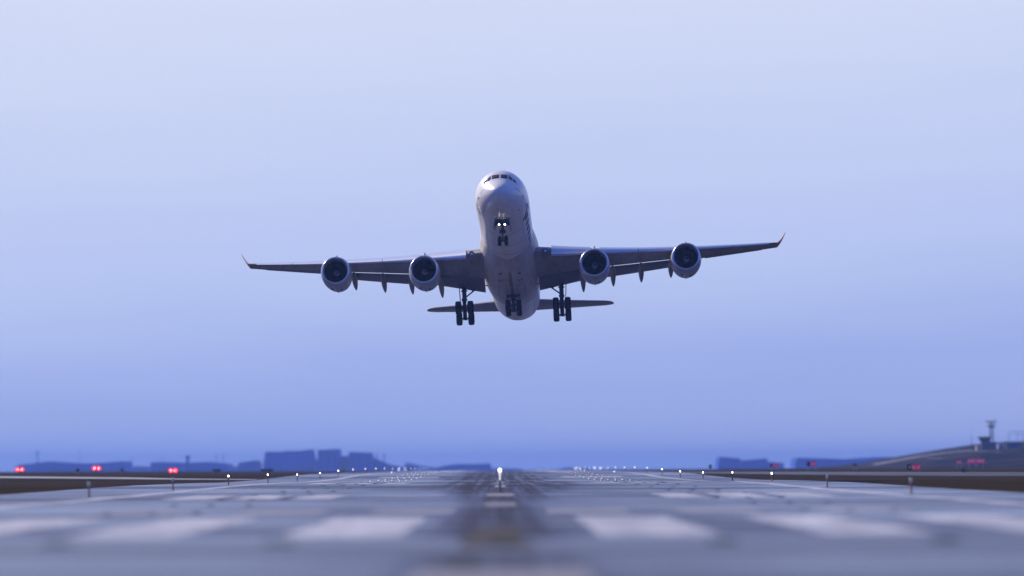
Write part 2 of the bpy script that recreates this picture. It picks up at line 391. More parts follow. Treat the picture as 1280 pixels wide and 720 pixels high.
for s in (-1, 1):                       # doors and passenger windows
    for y in (8.3, 22.6, 46.5, 60.0):
        d = patch('cabin_door', y, y+1.07, s*radians(68), s*radians(104), M_line, fus, .004, 1, 6)
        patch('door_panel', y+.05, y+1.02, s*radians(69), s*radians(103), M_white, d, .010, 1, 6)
    y = 10.2
    while y < 58.5:
        if not (21.8 < y < 24.4 or 45.8 < y < 48.2): patch('cabin_window', y, y+.27, s*radians(81), s*radians(87.5), M_glass, fus, .006, 1, 2)
        y += 1.06
    patch('pitot_probe', 3.3, 3.75, s*radians(98), s*radians(99.5), M_line, fus, .05, 1, 1)
    patch('sensor_stripe', 1.75, 1.86, s*radians(74), s*radians(90), M_line, fus, .008, 1, 5, .95)
    patch('sensor_stripe', 3.3, 3.42, s*radians(94), s*radians(103), M_line, fus, .008, 1, 4, .8)
    patch('static_port', 4.3, 4.5, s*radians(132), s*radians(135), M_line, fus, .006, 1, 1)
# slanting navy lettering strokes along the port side
for y, t0, t1, sk, wd in ((6.4, 103, 131, 2.4, 1.1), (6.2, 105, 109, .1, 1.9), (9.0, 110, 124, .5, 1.5), (11.6, 111, 124, .5, 1.5), (14.0, 111, 123, .5, 1.5), (16.3, 110, 123, .5, 1.5), (18.8, 110, 122, .5, 1.4), (21.0, 110, 120, .5, 1.0), (23.2, 108, 120, .5, 1.5)):
    patch('lettering', y, y+wd, radians(t0), radians(t1), M_mark, fus, .008, 1, 6, sk)
patch('lettering', 6.6, 7.1, radians(-126), radians(-104), M_mark, fus, .008, 1, 6, -1.4)
for y in (11.6, 16.9, 20.9): patch('panel_seam', y, y+.10, radians(140), radians(220), M_line, fus, .004, 1, 14)
for t_ in (164, 196): patch('bay_door_seam', 7.6, 10.6, radians(t_), radians(t_+.9), M_line, fus, .005, 4, 1)
# small drain masts and antennas under the nose
for x_, y_ in ((-.55, 4.4), (.5, 4.4), (-.3, 5.0), (.25, 5.0), (-.8, 4.9), (.8, 4.9)):
    th = pi-x_/2.7; patch('belly_port', y_, y_+.12, th-.03, th+.03, M_line, fus, .01, 1, 1)
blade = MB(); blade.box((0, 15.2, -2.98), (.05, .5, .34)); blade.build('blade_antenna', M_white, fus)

# belly fairing
def m_fair():
    m, t, b = nodes_mat('belly_fairing_paint', .42, .5); g = G(t); X = g.xyz()
    n = g.noise((.6, .12, .6), 6, .7); n2 = g.noise((3, .3, 3), 4, .7)
    c = g.mix(g.rng(n, .35, .7, 0, .7), (.66, .61, .57), (.46, .38, .33)); c = g.mix(g.rng(n2, .45, .75, 0, .4), c, (.25, .20, .18))
    leak = g.math('MULTIPLY', g.rng(g.math('ABSOLUTE', g.math('ADD', X['X'], g.math('MULTIPLY_ADD', n2, .3, -.15))), .08, .26, 1, 0), g.rng(X['Y'], 27, 29))
    c = g.mix(g.math('MULTIPLY', leak, .8), c, (.22, .07, .045))
    t.links.new(c, b.inputs['Base Color']); return m
BT = [(21.5, 2.62, -2.66, 0.2), (23.5, 2.86, -2.84, .0), (26, 3.10, -3.08, -.2), (29, 3.26, -3.34, -.3), (34, 3.30, -3.46, -.3), (39, 3.28, -3.46, -.3), (42.5, 3.12, -3.36, -.3), (45, 2.92, -3.16, -.4), (46.5, 2.80, -2.96, -.5)]
rings = []
for i in range(31):
    y = 21.5+25*i/30; hw, bo, zc = [interp(y, BT, k) for k in (1, 2, 3)]; R = []
    for j in range(33):
        th = radians(84)+(radians(276)-radians(84))*j/32; c, s_ = cos(th), sin(th); e = .82
        R.append(Vector((hw*math.copysign(abs(s_)**e, s_), y, zc+(zc-bo)*(-abs(c)**e if c < 0 else abs(c)**e))))
    for j in range(33):
        th = radians(276)-(radians(276)-radians(84))*j/32; R.append(Vector((2.3*sin(th), y, -.2+2.2*min(cos(th), .1))))
    rings.append(R)
fair = link('belly_fairing', mesh_from(*loft(rings)), m_fair(), air)
fm = MB()
for s in (-1, 1):
    for c_, d_ in (((s*1.05, 28.3, -3.33), (.32, .5, .05)), ((s*1.25, 31.0, -3.44), (.22, .35, .05)), ((s*.95, 31.4, -3.44), (.12, .5, .05))):
        fm = MB(); fm.box(c_, d_); fm.build('air_vent', M_line, fair)
fm = MB()
for s in (-1, 1): fm.box((s*.62, 36.5, -3.475), (.03, 6, .01)); fm.box((s*1.5, 36.5, -3.455), (.03, 6.5, .01))
fm.box((0, 33.4, -3.475), (3.0, .04, .01)); fm.build('panel_seam', M_line, fair)

# ---- wings
def airfoil(tc_, n=14, x0=0, x1=1, camber=.02):
    """list of (x, z) going from x1 on top to x0 and back underneath"""
    def th(x): return 5*tc_*(.2969*sqrt(x)-.126*x-.3516*x*x+.2843*x**3-.1015*x**4)
    def cb(x): return camber*4*x*(1-x)*(1 if x > .3 else 1)
    P = []
    for i in range(n+1):
        x = x0+(x1-x0)*(1-sin(i/n*pi/2)); P.append((x, cb(x)+th(x)))
    for i in range(n+1):
        x = x0+(x1-x0)*(1-cos(i/n*pi/2)); P.append((x, cb(x)-th(x)*.75))
    return P
def wLE(x): return 25.5+(x-2.8)*.655
def wTE(x): return (38.9+(x-2.8)*.045) if x < 9.4 else 39.2+(x-9.4)*.335
def wZ(x): return -1.45+.100*(x-2.8)+.00152*(x-2.8)**2
def wTw(x): return radians(3.0-4.0*(x-2.8)/27.5)
def wTc(x): return .145-.045*min(1, (x-2.8)/12)
def station(x, prof, s=1, dy=0, dz=0, rot=0, piv=None):
    """prof in chord units -> 3D"""
    c = wTE(x)-wLE(x); R = []
    for px, pz in prof:
        if rot:
            ax, az = piv; u, v = px-ax, pz-az; px, pz = ax+u*cos(rot)+v*sin(rot), az-u*sin(rot)+v*cos(rot)
        px += dy; pz += dz; tw = wTw(x); u = px*c; v = pz*c
        R.append(Vector((s*x, wLE(x)+u*cos(tw)+v*sin(tw), wZ(x)-u*sin(tw)+v*cos(tw))))
    return R
def slat_prof(t):
    A = airfoil(t, 14, 0, 1)
    top = [(x, z) for x, z in airfoil(t, 30)[:31] if x <= .15]; bot = [(x, z) for x, z in airfoil(t, 30)[31:] if x <= .05]
    inner = [(.055, bot[-1][1]+.012), (.06, .0), (.09, .5*top[0][1]), (.13, top[0][1]-.006)]
    return top+bot+inner
def resample(P, n):
    d = [0]
    for a, b in zip(P, P[1:]): d.append(d[-1]+sqrt((a[0]-b[0])**2+(a[1]-b[1])**2))
    R = []
    for i in range(n):
        q = d[-1]*i/(n-1); j = max(k for k in range(len(d)-1) if d[k] <= q+1e-9); f = (q-d[j])/max(d[j+1]-d[j], 1e-9)
        R.append((P[j][0]+(P[j+1][0]-P[j][0])*f, P[j][1]+(P[j+1][1]-P[j][1])*f))
    return R
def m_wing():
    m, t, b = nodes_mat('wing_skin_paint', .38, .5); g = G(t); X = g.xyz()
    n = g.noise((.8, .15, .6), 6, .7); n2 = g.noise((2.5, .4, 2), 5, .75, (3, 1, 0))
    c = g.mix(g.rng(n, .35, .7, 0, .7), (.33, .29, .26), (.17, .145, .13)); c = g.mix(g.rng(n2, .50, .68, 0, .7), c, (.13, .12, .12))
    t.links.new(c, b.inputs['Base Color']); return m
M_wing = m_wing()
def wing(s):
    def cut(x): return .76 if x < 20.4 else 1.0
    xs = [1.5, 2.8, 3.6, 4.6, 6, 7.5, 9.4, 11, 13, 15, 17, 19, 20.3, 20.45, 22, 24, 26, 28, 29.5, 30.3]
    rings = [station(x, airfoil(wTc(x), 14, 0, cut(x)), s) for x in xs]
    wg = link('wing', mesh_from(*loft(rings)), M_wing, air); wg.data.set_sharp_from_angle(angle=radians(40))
    def seg(name, x0, x1, prof, m, n=8, **k):
        R = [station(x0+(x1-x0)*i/n, prof(x0+(x1-x0)*i/n), s, **k) for i in range(n+1)]
        o = link(name, mesh_from(*loft(R)), m, wg); o.data.set_sharp_from_angle(angle=radians(40)); return o
    for x0, x1 in ((4.7, 9.0), (10.0, 14.3), (14.36, 18.8), (20.2, 25.0), (25.06, 29.4)):
        seg('slat', x0, x1, lambda x: resample(slat_prof(wTc(x)), 26), M_alu, 6, dy=-.035, dz=-.016, rot=-radians(16), piv=(.06, 0))
    fp = lambda x: airfoil(.34, 10, 0, 1, .04)
    def flapprof(ch): return lambda x: [(.745+u*ch, v*ch) for u, v in airfoil(.15, 10, 0, 1, .03)]
    seg('flap', 3.05, 9.25, flapprof(.25), M_flap, 5, dy=.004, dz=-.008, rot=radians(16), piv=(.76, 0))
    seg('flap', 9.5, 20.1, flapprof(.27), M_flap, 8, dy=.022, dz=-.020, rot=radians(14), piv=(.76, 0))
    def fp2(x): return airfoil(wTc(x), 12, 0, 1)
    # aileron: a hinged skin just proud of the wing's rear edge
    seg('aileron', 22.0, 28.6, lambda x: [(px, pz*1.03) for px, pz in airfoil(wTc(x), 8, .76, 1.004)], M_flap, 6, rot=radians(3), piv=(.76, 0))
    # flap track fairings
    for x, ln in ((8.0, 5.6), (11.4, 5.0), (14.6, 4.7), (18.0, 4.3)):
        c = wTE(x)-wLE(x); base = station(x, [(.60, -.055)], s)[0]; rr_ = []
        for i in range(13):
            u = i/12; rad = .46*max(.02, sin(pi*min(1, u*.93+.02))**.55)*(1-.25*u); yy = base.y-1.0+u*ln
            zz = base.z-.32-.29*max(0, u-.3)*ln*1.0
            rr_.append([Vector((s*x+rad*.80*cos(a), yy, zz+rad*1.15*sin(a))) for a in [2*pi*k/14 for k in range(14)]])
        link('flap_track_fairing', mesh_from(*loft(rr_)), M_grey, wg)
    # winglet
    c0 = wTE(30.3)-wLE(30.3); R = []
    for u in (0, .12, .3, .5, .75, 1.0):
        xx = 30.3+1.15*(u**.8); zz = wZ(30.3)+1.75*u**1.15; ch = c0*(1-u)+.75*u; yl = wLE(30.3)+2.3*u
        nrm = Vector((-cos(radians(28)), 0, sin(radians(28)))) if u > .2 else Vector((-.5*u/.2, 0, 1)).normalized()
        R.append([Vector((s*(xx+nrm.x*pz*ch), yl+px*ch, zz+nrm.z*pz*ch)) for px, pz in airfoil(.10, 10)])
    link('winglet', mesh_from(*loft(R)), M_red, wg)
    lt = MB(); p = Vector((s*4.05, 25.94, wZ(4.0)-.10)); lt.lathe([(0, .30), (-.06, .30), (-.06, .17), (-.02, .17)], 'y', p, 20, 0)
    lt.lathe([(-.10, .001), (-.085, .10), (-.02, .15)], 'y', p, 16, 1); lt.build('landing_lamp', mats=[M_line, M_alu], parent=wg, auto=40)
    for k in range(4): sp = MB(); x = 21.6+k*2.2; q = station(x, [(1.0, 0)], s)[0]; sp.tube(q, q+Vector((0, .45, -.02)), .015, .006, 5); sp.build('static_wick', M_line, wg)
    return wg
wings = {s: wing(s) for s in (-1, 1)}

# ---- engines
def engine(x, y, z, s):
    e = empty('engine', (s*x, y, z), 0, air)
    nc = MB(); prof = [(.10, 1.56), (.35, 1.63), (.8, 1.69), (1.6, 1.73), (2.6, 1.72), (3.6, 1.64), (4.6, 1.50), (5.4, 1.34), (5.95, 1.20), (5.95, 1.16), (5.3, 1.18)]
    nc.lathe(prof, 'y', n=48, caps=False); o = nc.build('nacelle', M_nac, e, auto=40)
    st = MB()
    for yy in (1.65, 3.9):
        k = [i for i in range(len(prof)-1) if prof[i][0] <= yy <= prof[i+1][0]][0]; f = (yy-prof[k][0])/(prof[k+1][0]-prof[k][0]); r = prof[k][1]*(1-f)+prof[k+1][1]*f
        st.lathe([(yy-.02, r-.01), (yy-.018, r+.006), (yy+.018, r+.004), (yy+.02, r-.02)], 'y', n=48, caps=False)
    st.box((0, 3.0, -1.66), (.05, 2.2, .16)); st.box((.45, 2.6, -1.69), (.28, .3, .05)); st.box((-.5, 2.1, -1.675), (.2, .5, .05))
    st.build('cowl_seam', M_line, o)
    lp = MB(); lp.lathe([(.95, 1.245), (.6, 1.25), (.3, 1.29), (.1, 1.35), (.02, 1.42), (.0, 1.47), (.03, 1.53), (.10, 1.563)], 'y', n=48, caps=False); lp.build('intake_lip', M_lip, e, smooth=True)
    du = MB(); du.lathe([(.95, 1.243), (1.7, 1.25), (2.4, 1.24), (2.4, .3)], 'y', n=40, caps=False); du.build('intake_duct', M_black, e, smooth=True)
    fn = MB()
    for k in range(26):
        a = 2*pi*k/26; V = []
        for r, tw, ch in ((.40, .5, .16), (.8, .85, .22), (1.22, 1.1, .27)):
            for d in (-1, 1):
                da = d*ch*cos(tw)/r*.62*.9; V.append(Vector((r*cos(a+da), 1.75+d*ch*sin(tw)*.5, r*sin(a+da))))
        fn.add(V, [(0, 1, 3, 2), (2, 3, 5, 4)])
    fn.build('fan', M_fan, e, smooth=True)
    spn = MB(); spn.lathe([(1.15, .001), (1.18, .08), (1.3, .20), (1.5, .32), (1.75, .41), (1.9, .42)], 'y', n=24); so_ = spn.build('spinner', M_spin, e, smooth=True)
    sw = MB(); V = []; F = []
    for k in range(15):
        u = k/14; r = .10+.24*u; yy = 1.15+(.05+.62*max(0, (r-.08))**1.0)*.9
        yy = {0: 0}.get(-1, 1.165+.9*max(0, r-.08)*.62+.55*max(0, r-.08)**2)
        for d in (-1, 1): a = 2.6+u*3.4; rr_ = r+d*.035; V.append(Vector((rr_*cos(a), yy-.035+d*.02, rr_*sin(a))))
    F = [(2*k, 2*k+1, 2*k+3, 2*k+2) for k in range(14)]; sw.add(V, F); sw.build('spiral_mark', M_swirl, so_)
    ex = MB(); ex.lathe([(4.8, 1.0), (5.8, .92), (6.9, .68), (6.9, .62), (6.2, .6)], 'y', n=32, caps=False); ex.lathe([(6.2, .45), (6.9, .36), (7.7, .04)], 'y', n=24)
    ex.build('exhaust_nozzle', M_burn, e, auto=40)
    # pylon up to the wing's underside
    zt = wZ(x)-z; yl = wLE(x)-y; R = []
    for yy, zb, zt_, hw in ((.9, 1.60, 1.72, .05), (2.0, 1.55, 1.72+.45*(zt-1.0), .17), (yl+.2, 1.45, zt-.02, .22), (yl+2.2, 1.1, zt-.05, .22), (yl+4.2, .85+.1*(zt), zt-.25, .15), (yl+5.4, zt-.9, zt-.4, .05)):
        R.append([Vector((-hw, yy, zb)), Vector((-hw, yy, zt_)), Vector((-hw*.4, yy, zt_+.08)), Vector((hw*.4, yy, zt_+.08)), Vector((hw, yy, zt_)), Vector((hw, yy, zb))])
    py = link('pylon', mesh_from(*loft(R)), M_nac, e); py.data.set_sharp_from_angle(angle=radians(40))
    return e
for s in (-1, 1):
    engine(9.37, 26.2, -2.88, s); engine(19.6, 32.6, -1.16, s)

# ---- tail
def surf(name, pts, m, t=.10):
    """pts: (x, yLE, z, chord)"""
    R = []
    for x, y, z, c in pts: R.append([Vector((x, y+px*c, z+pz*c)) for px, pz in airfoil(t, 10, camber=0)])
    return link(name, mesh_from(*loft(R)), m, air)
for s in (-1, 1):
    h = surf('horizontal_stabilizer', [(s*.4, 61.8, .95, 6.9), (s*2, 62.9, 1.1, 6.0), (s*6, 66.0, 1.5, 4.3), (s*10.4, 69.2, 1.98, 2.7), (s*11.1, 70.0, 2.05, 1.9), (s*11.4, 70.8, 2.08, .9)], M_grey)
    E_ = [Vector((s*x, y, z)) for x, y, z in ((2.2, 68.3, 1.08), (10.2, 71.4, 1.96))]
    q = MB(); q.tube(E_[0], E_[1], .05, .04, 6); q.build('elevator_hinge', M_line, h)
R = []
for z, y, c in ((2.3, 58.6, 10.5), (3.2, 61.2, 9.0), (6, 64.0, 7.4), (9, 67.2, 5.6), (10.8, 69.1, 4.4)):
    R.append([Vector((pz*c, y+px*c, z)) for px, pz in airfoil(.10, 10, camber=0)])
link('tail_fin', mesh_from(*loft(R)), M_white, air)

# ---- landing gear
def wheel(parent, c, r, wd):
    o = empty('wheel', c, 0, parent) if False else None
    t_ = MB(); h = wd/2; t_.lathe([(-h*.8, r*.55), (-h, r*.7), (-h*.95, r*.88), (-h*.6, r*.985), (0, r), (h*.6, r*.985), (h*.95, r*.88), (h, r*.7), (h*.8, r*.55)], 'x', c, 28, 0, True)
    for gx in (-.3, 0, .3): t_.lathe([(gx*h-.012, r*.99), (gx*h-.012, r*1.004), (gx*h+.012, r*1.004), (gx*h+.012, r*.99)], 'x', c, 28, 0, False)
    w_ = t_.build('wheel', M_tyre, parent, auto=35)
    m = MB(); m.lathe([(-h*.82, r*.5), (-h*.86, r*.3), (-h*.95, r*.12), (h*.95, r*.12), (h*.86, r*.3), (h*.82, r*.5)], 'x', c, 20); m.build('rim', M_rim, w_, auto=35)
    return w_
def main_gear(s, x=5.5, y=38.6, ztop=-1.9, zb=-5.35, tilt=30, half=.68, r=.76, wd=.68, base=.93, name='main_landing_gear', leg=True):
    e = empty(name, (s*x, y, 0), 0, air)
    st = MB(); st.tube((0, 0, ztop), (0, .1, zb+1.5), .26, .24, 14); st.tube((0, .1, zb+1.6), (0, .12, zb), .16, .15, 12); st.box((0, .1, zb+1.55), (.62, .35, .22))
    st.tube((-.35, .05, ztop-.9), (.35, .05, ztop-.9), .09, n=8)
    for q in (-.22, .22): st.tube((q, -.3, zb+1.5), (q*.6, -.42, zb+.7), .05, n=6); st.tube((q*.6, -.42, zb+.7), (0, -.05, zb+.05), .05, n=6)
    st.build('strut', M_dark, e, auto=40)
    if leg:
        b_ = MB(); b_.tube((-s*.05, .1, zb+1.75), (-s*2.05, -.3, ztop-.25), .085, n=8); b_.tube((-s*1.0, -.1, (zb+1.75+ztop-.25)/2), (-s*.2, .0, ztop-.3), .06, n=8)
        b_.tube((-s*.9, -.1, ztop-.05), (-s*3.0, -.3, ztop-.55), .06, n=6)
        b_.build('side_brace', M_dark, e)
        d = MB(); d.box((s*.52, .05, ztop-.95), (.07, 1.5, 2.3), 0, Euler((0, s*radians(3), 0)).to_matrix()); d.build('gear_door', M_door, e)
    a = radians(tilt); bv = Vector((0, cos(a), -sin(a)))
    C_ = Vector((0, .1, zb)); bg = MB(); bg.tube(C_-bv*base*1.12, C_+bv*base*1.12, .17, n=10)
    for k in (-1, 1): p = C_+bv*base*k; bg.tube(p-Vector((half+.1, 0, 0)), p+Vector((half+.1, 0, 0)), .10, n=10); bg.box(p, (.42, .3, .3))
    for q in (-.2, .2): bg.tube(C_-bv*base+Vector((q, 0, -.2)), C_+bv*base+Vector((q, 0, -.2)), .035, n=6)
    bg.build('bogie_beam', M_dark, e)
    for k in (-1, 1):
        for q in (-1, 1): wheel(e, tuple(C_+bv*base*k+Vector((q*half, 0, 0))), r, wd)
    return e
for s in (-1, 1): main_gear(s)
cg = main_gear(1, 0, 39.6, -2.9, -4.75, 7, .62, .68, .58, .85, 'centre_landing_gear', False)
d = MB(); d.box((0, -.9, -3.52), (1.35, .08, .5)); d.box((-.72, .1, -3.75), (.06, 1.9, .65)); d.box((.72, .1, -3.75), (.06, 1.9, .65)); d.build('gear_door', M_dark, cg)
ng = empty('nose_landing_gear', (0, 6.1, 0), 0, air)
st = MB(); st.tube((0, .25, -2.5), (0, .05, -3.9), .17, .16, 12); st.tube((0, .05, -3.8), (0, 0, -4.72), .10, n=12); st.tube((-.42, 0, -4.72), (.42, 0, -4.72), .08, n=10)
st.tube((0, -.28, -3.9), (0, -.36, -4.4), .04, n=6); st.tube((0, -.36, -4.4), (0, 0, -4.75), .04, n=6); st.tube((0, .1, -3.6), (0, 1.8, -2.75), .07, n=8); st.box((0, -.05, -3.75), (.66, .2, .3)); st.tube((-.38, -1.0, -3.26), (.38, -1.0, -3.26), .05, n=8); st.tube((0, -1.0, -3.26), (0, 0, -3.5), .06, n=8)
st.build('strut', M_dark, ng, auto=40)
for s in (-1, 1):
    wheel(ng, (s*.35, 0, -4.72), .54, .38)
    d = MB(); d.box((s*.80, -.2, -3.02), (.05, 1.9, .78), 0, Euler((0, -s*radians(14), 0)).to_matrix()); d.build('gear_door', M_door, ng)
    l_ = MB(); l_.lathe([(-.16, .13), (-.10, .15), (.12, .08)], 'y', (s*.30, -1.15, -3.28), 16, 0); o = l_.build('lamp_housing', M_dark, ng)
    g_ = MB(); g_.lathe([(-.185, .001), (-.18, .065), (-.165, .09)], 'y', (s*.30, -1.15, -3.28), 16); g_.build('lamp_lens', M_gl, o)
bay = MB(); bay.box((0, -.2, -2.84), (1.5, 2.2, .05)); bay.build('wheel_bay', M_black, ng)
fd = MB(); fd.box((0, -1.25, -2.90), (1.5, .06, .30)); fd.build('gear_door', M_dark, ng)

# ================================================================== AIRFIELD
def at(px, py, d):
    """the point at ground distance d seen at a pixel of the 1280x720 photograph (used once, to survey positions)"""
    a, b = px-640, py-360; c, s_ = cos(RR), sin(RR); u = (a*c-b*s_)/FPX; v = -(b*c+a*s_)/FPX
    y1 = cos(TP)-v*sin(TP); z = v*cos(TP)+sin(TP); x = u*cos(TY)+y1*sin(TY); y = -u*sin(TY)+y1*cos(TY)
    return Vector((x/y*d, d, CAMH+z/y*d))
# taxiways: pale concrete strips that meet the runway
def poly_sheet(name, m, A, B, off=.01, n=8):
    """strip between two polylines of (x, y)"""
    V = []; F = []
    def sub(P):
        R = []
        for a, b in zip(P, P[1:]):
            for k in range(n): t_ = k/n; R.append((a[0]+(b[0]-a[0])*t_, a[1]+(b[1]-a[1])*t_))
        return R+[P[-1]]
    A, B = sub(A), sub(B); K = 6
    for a, b in zip(A, B):
        for k in range(K+1):
            x = a[0]+(b[0]-a[0])*k/K; y = a[1]+(b[1]-a[1])*k/K; V.append((x, y, gz2(x, y)+off))
    for i in range(len(A)-1):
        for k in range(K): q = i*(K+1)+k; F.append((q, q+1, q+K+2, q+K+1))
    me = mesh_from(V, F)
    if me.polygons[0].normal.z < 0: me.flip_normals()
    o = link(name, me, m); o['kind'] = 'structure'; return o
poly_sheet('taxiway', M_taxi, [(-420, 1010), (-250, 850), (-150, 735), (-89, 655), (-60, 597), (-50, 568), (-35.6, 545)], [(-420, 930), (-250, 760), (-150, 660), (-81, 595), (-56.5, 560), (-48.5, 547), (-35.6, 532)])
poly_sheet('taxiway', pavement('grey_taxiway_concrete', (.13, .13, .18), False, .8), [(420, 475), (260, 535), (140, 582), (88, 614), (67, 643), (49.3, 680), (33.0, 735)], [(420, 450), (260, 510), (140, 560), (85, 597), (64, 622), (47.6, 655), (33.0, 705)])
poly_sheet('taxiway_shoulder', M_asph, [(420, 450), (260, 510), (140, 560), (85, 597), (64, 622), (47.6, 655), (33.0, 705)], [(420, 370), (260, 430), (140, 480), (76, 530), (57, 556), (44, 590), (33.0, 636)])

ORD = ['nearest', 'second', 'third', 'fourth', 'fifth', 'sixth', 'seventh', 'eighth', 'ninth', 'tenth', 'eleventh', 'twelfth', 'thirteenth', 'fourteenth', 'fifteenth', 'sixteenth', 'seventeenth', 'eighteenth', 'nineteenth', 'twentieth']
TENS = {2: 'twenty', 3: 'thirty', 4: 'forty'}
def ordw(k):
    if k < 20: return ORD[k]
    t_, u = divmod(k+1, 10); return ('twentieth', 'thirtieth', 'fortieth')[t_-2] if u == 0 else TENS[t_]+'-'+('first' if u == 1 else ORD[u-1])
M_post = mat('orange_post_paint', (.50, .20, .07), .6, noise=((9, 9, 9), .6, (.25, .12, .06)))
M_head = mat('lamp_head_grey', (.50, .44, .38), .5)
M_lit = mat('lit_lamp_glass', (1, 1, 1), .3, emit=(1.0, .93, .80), estr=6)
M_litd = mat('dim_lamp_glass', (.55, .50, .45), .2, emit=(1.0, .95, .9), estr=.05)
M_litt = mat('lit_inset_lens', (1, 1, 1), .3, emit=(1.0, .93, .84), estr=2.3)
M_redl = mat('red_lamp_glass', (.8, .05, .04), .3, emit=(1.0, .02, .03), estr=3.4); M_redb = mat('red_bulb', (1, .5, .5), .3, emit=(1.0, .35, .4), estr=16)
for m_ in (M_redb, M_lit, M_litd, M_litt, M_redl, M_gl): m_.cycles.emission_sampling = 'NONE'
M_cast = mat('cast_iron_grey', (.07, .07, .09), .6)

def copy_tree(o, parent=None):
    c = o.copy(); COL.objects.link(c); c.parent = parent
    for ch in o.children: copy_tree(ch, c)
    return c
M_lit2 = mat('faint_lamp_glass', (1, 1, 1), .3, emit=(1.0, .95, .86), estr=3.2); M_lit2.cycles.emission_sampling = 'NONE'
def edge_light(lit):
    e = empty('runway_edge_light')
    a = MB(); a.lathe([(.0, .10), (.02, .10), (.03, .085), (.08, .08), (.10, .065), (.60, .06), (.62, .07), (.66, .05)], 'z', n=14); a.build('stake', M_post, e, auto=40)
    a = MB(); a.lathe([(.66, .05), (.69, .10), (.75, .115), (.80, .11), (.81, .09)], 'z', n=16); a.build('lamp_housing', M_head, e, auto=40)
    a = MB(); q_ = .72 if lit else 1; a.lathe([(.81, .09*q_), (.88, .10*q_), (.95, .085*q_), (.99, .05*q_), (1.0, .01)], 'z', n=16); a.build('lens', {0: M_litd, 1: M_lit, 2: M_lit2}[lit], e, smooth=True)
    return e
proto = {k: edge_light(k) for k in (0, 1, 2)}; used = {0: False, 1: False, 2: False}
for n in range(19):
    d = 234+60*n
    for s in (-1, 1):
        lit = 0 if n < 2 else (1 if n < 7 else 2)
        if used[lit]: e = copy_tree(proto[lit])
        else: e = proto[lit]; used[lit] = True
        e.location = (s*26.1, d, gz(d)); sc = 1.0 if n < 3 else 1.08; e.scale = (1.0, 1.0, sc*.95)
        tag(e, '%s elevated edge light from the camera, %s side of the runway' % (ordw(n), 'left' if s < 0 else 'right'), 'runway light', 'elevated lights along both runway edges')
# tall white post on the centreline
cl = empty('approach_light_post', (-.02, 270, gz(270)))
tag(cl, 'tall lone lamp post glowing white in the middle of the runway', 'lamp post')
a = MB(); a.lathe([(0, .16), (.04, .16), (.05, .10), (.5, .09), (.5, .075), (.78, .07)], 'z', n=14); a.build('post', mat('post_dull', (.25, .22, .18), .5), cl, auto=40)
a = MB(); a.lathe([(.78, .03), (.80, .055), (1.30, .055), (1.36, .06)], 'z', n=16); a.build('self_lit_post_top', mat('post_white_with_painted_light', (.9, .88, .8), .3, emit=(1, .95, .85), estr=.85), cl, auto=40)  # upper post, no lamp itself: emission stands in for light falling on it
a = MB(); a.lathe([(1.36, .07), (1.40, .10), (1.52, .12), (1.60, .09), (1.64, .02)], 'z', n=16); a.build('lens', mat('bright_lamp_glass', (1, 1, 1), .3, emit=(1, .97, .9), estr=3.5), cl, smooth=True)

# inset touchdown zone lights, three to a row
def inset(lit):
    a = MB(); a.lathe([(-.02, .20), (.02, .20), (.05, .16), (.07, .10), (.075, .01)], 'z', n=16, mi=0)
    if lit: a.box((0, -.10, .075), (.11, .10, .05), 1)
    else: a.box((0, -.12, .05), (.14, .08, .04), 0)
    o = a.build('touchdown_light', mats=[M_cast, M_litt]); return o
pi_ = {True: inset(True), False: inset(False)}; used = {True: False, False: False}
for k in range(39):
    d = 148+30*k
    for s in (-1, 1):
        for j, lx in enumerate((12.2, 14.0, 15.8)):
            lit = d > 430
            if used[lit]: o = pi_[lit].copy(); COL.objects.link(o)
            else: o = pi_[lit]; used[lit] = True
            o.location = (s*(lx+random.uniform(-.05, .05)), d, gz(d)+.01)
            if not lit: o.scale = (1.15, 1.15, .6)
            tag(o, '%s inset light, %s row from the camera, %s of the runway centreline' % (('inner', 'middle', 'outer')[j], ordw(k), 'left' if s < 0 else 'right'), 'runway light', 'inset touchdown zone lights in rows of three')
for px, py, d, w_ in ((490, 591.6, 735, 'left half of the runway, outside the light rows'), (768, 591.2, 690, 'right half of the runway, outside the light rows'), (730, 589.2, 960, 'right side, just below the horizon')):
    p = at(px, py, d); a = MB(); a.lathe([(-.02, .24), (.04, .22), (.10, .12), (.12, .01)], 'z', n=16, mi=0); a.lathe([(.05, .13), (.12, .12), (.18, .02)], 'z', n=16, mi=1)
    o = a.build('flush_light', mats=[M_cast, M_lit]); o.location = (p.x, d, gz(d)); tag(o, 'lone bright inset light, '+w_, 'runway light')
for px, py, d, w_ in ((720, 585.4, 1360, 'leftmost of the four'), (725.2, 585.9, 1360, 'second from left of the four'), (743, 584.6, 1340, 'third from left of the four'), (750.5, 585.3, 1340, 'rightmost of the four'), (498.5, 587.0, 1300, 'left one of the pair'), (506.5, 586.6, 1300, 'right one of the pair')):
    p = at(px, py, d); z0 = gz2(p.x, d); h = p.z-z0; e = empty('distant_lamp_post', (p.x, d, z0))
    a = MB(); a.tube((0, 0, 0), (0, 0, h-.1), .05, n=8); a.build('post', M_post, e)
    a = MB(); a.lathe([(h-.14, .05), (h-.08, .2), (h+.06, .22), (h+.16, .1), (h+.18, .01)], 'z', n=14); a.build('lens', mat('far_lamp_glass', (1, 1, 1), .3, emit=(.95, .95, 1), estr=4.5), e, smooth=True)
    tag(e, w_+' far white lamps on the '+('right' if px > 640 else 'left')+' at the runway horizon', 'lamp post', 'far white lamps at the runway horizon')
mat('far_lamp_glass', (1, 1, 1)).cycles.emission_sampling = 'NONE'; mat('bright_lamp_glass', (1, 1, 1)).cycles.emission_sampling = 'NONE'

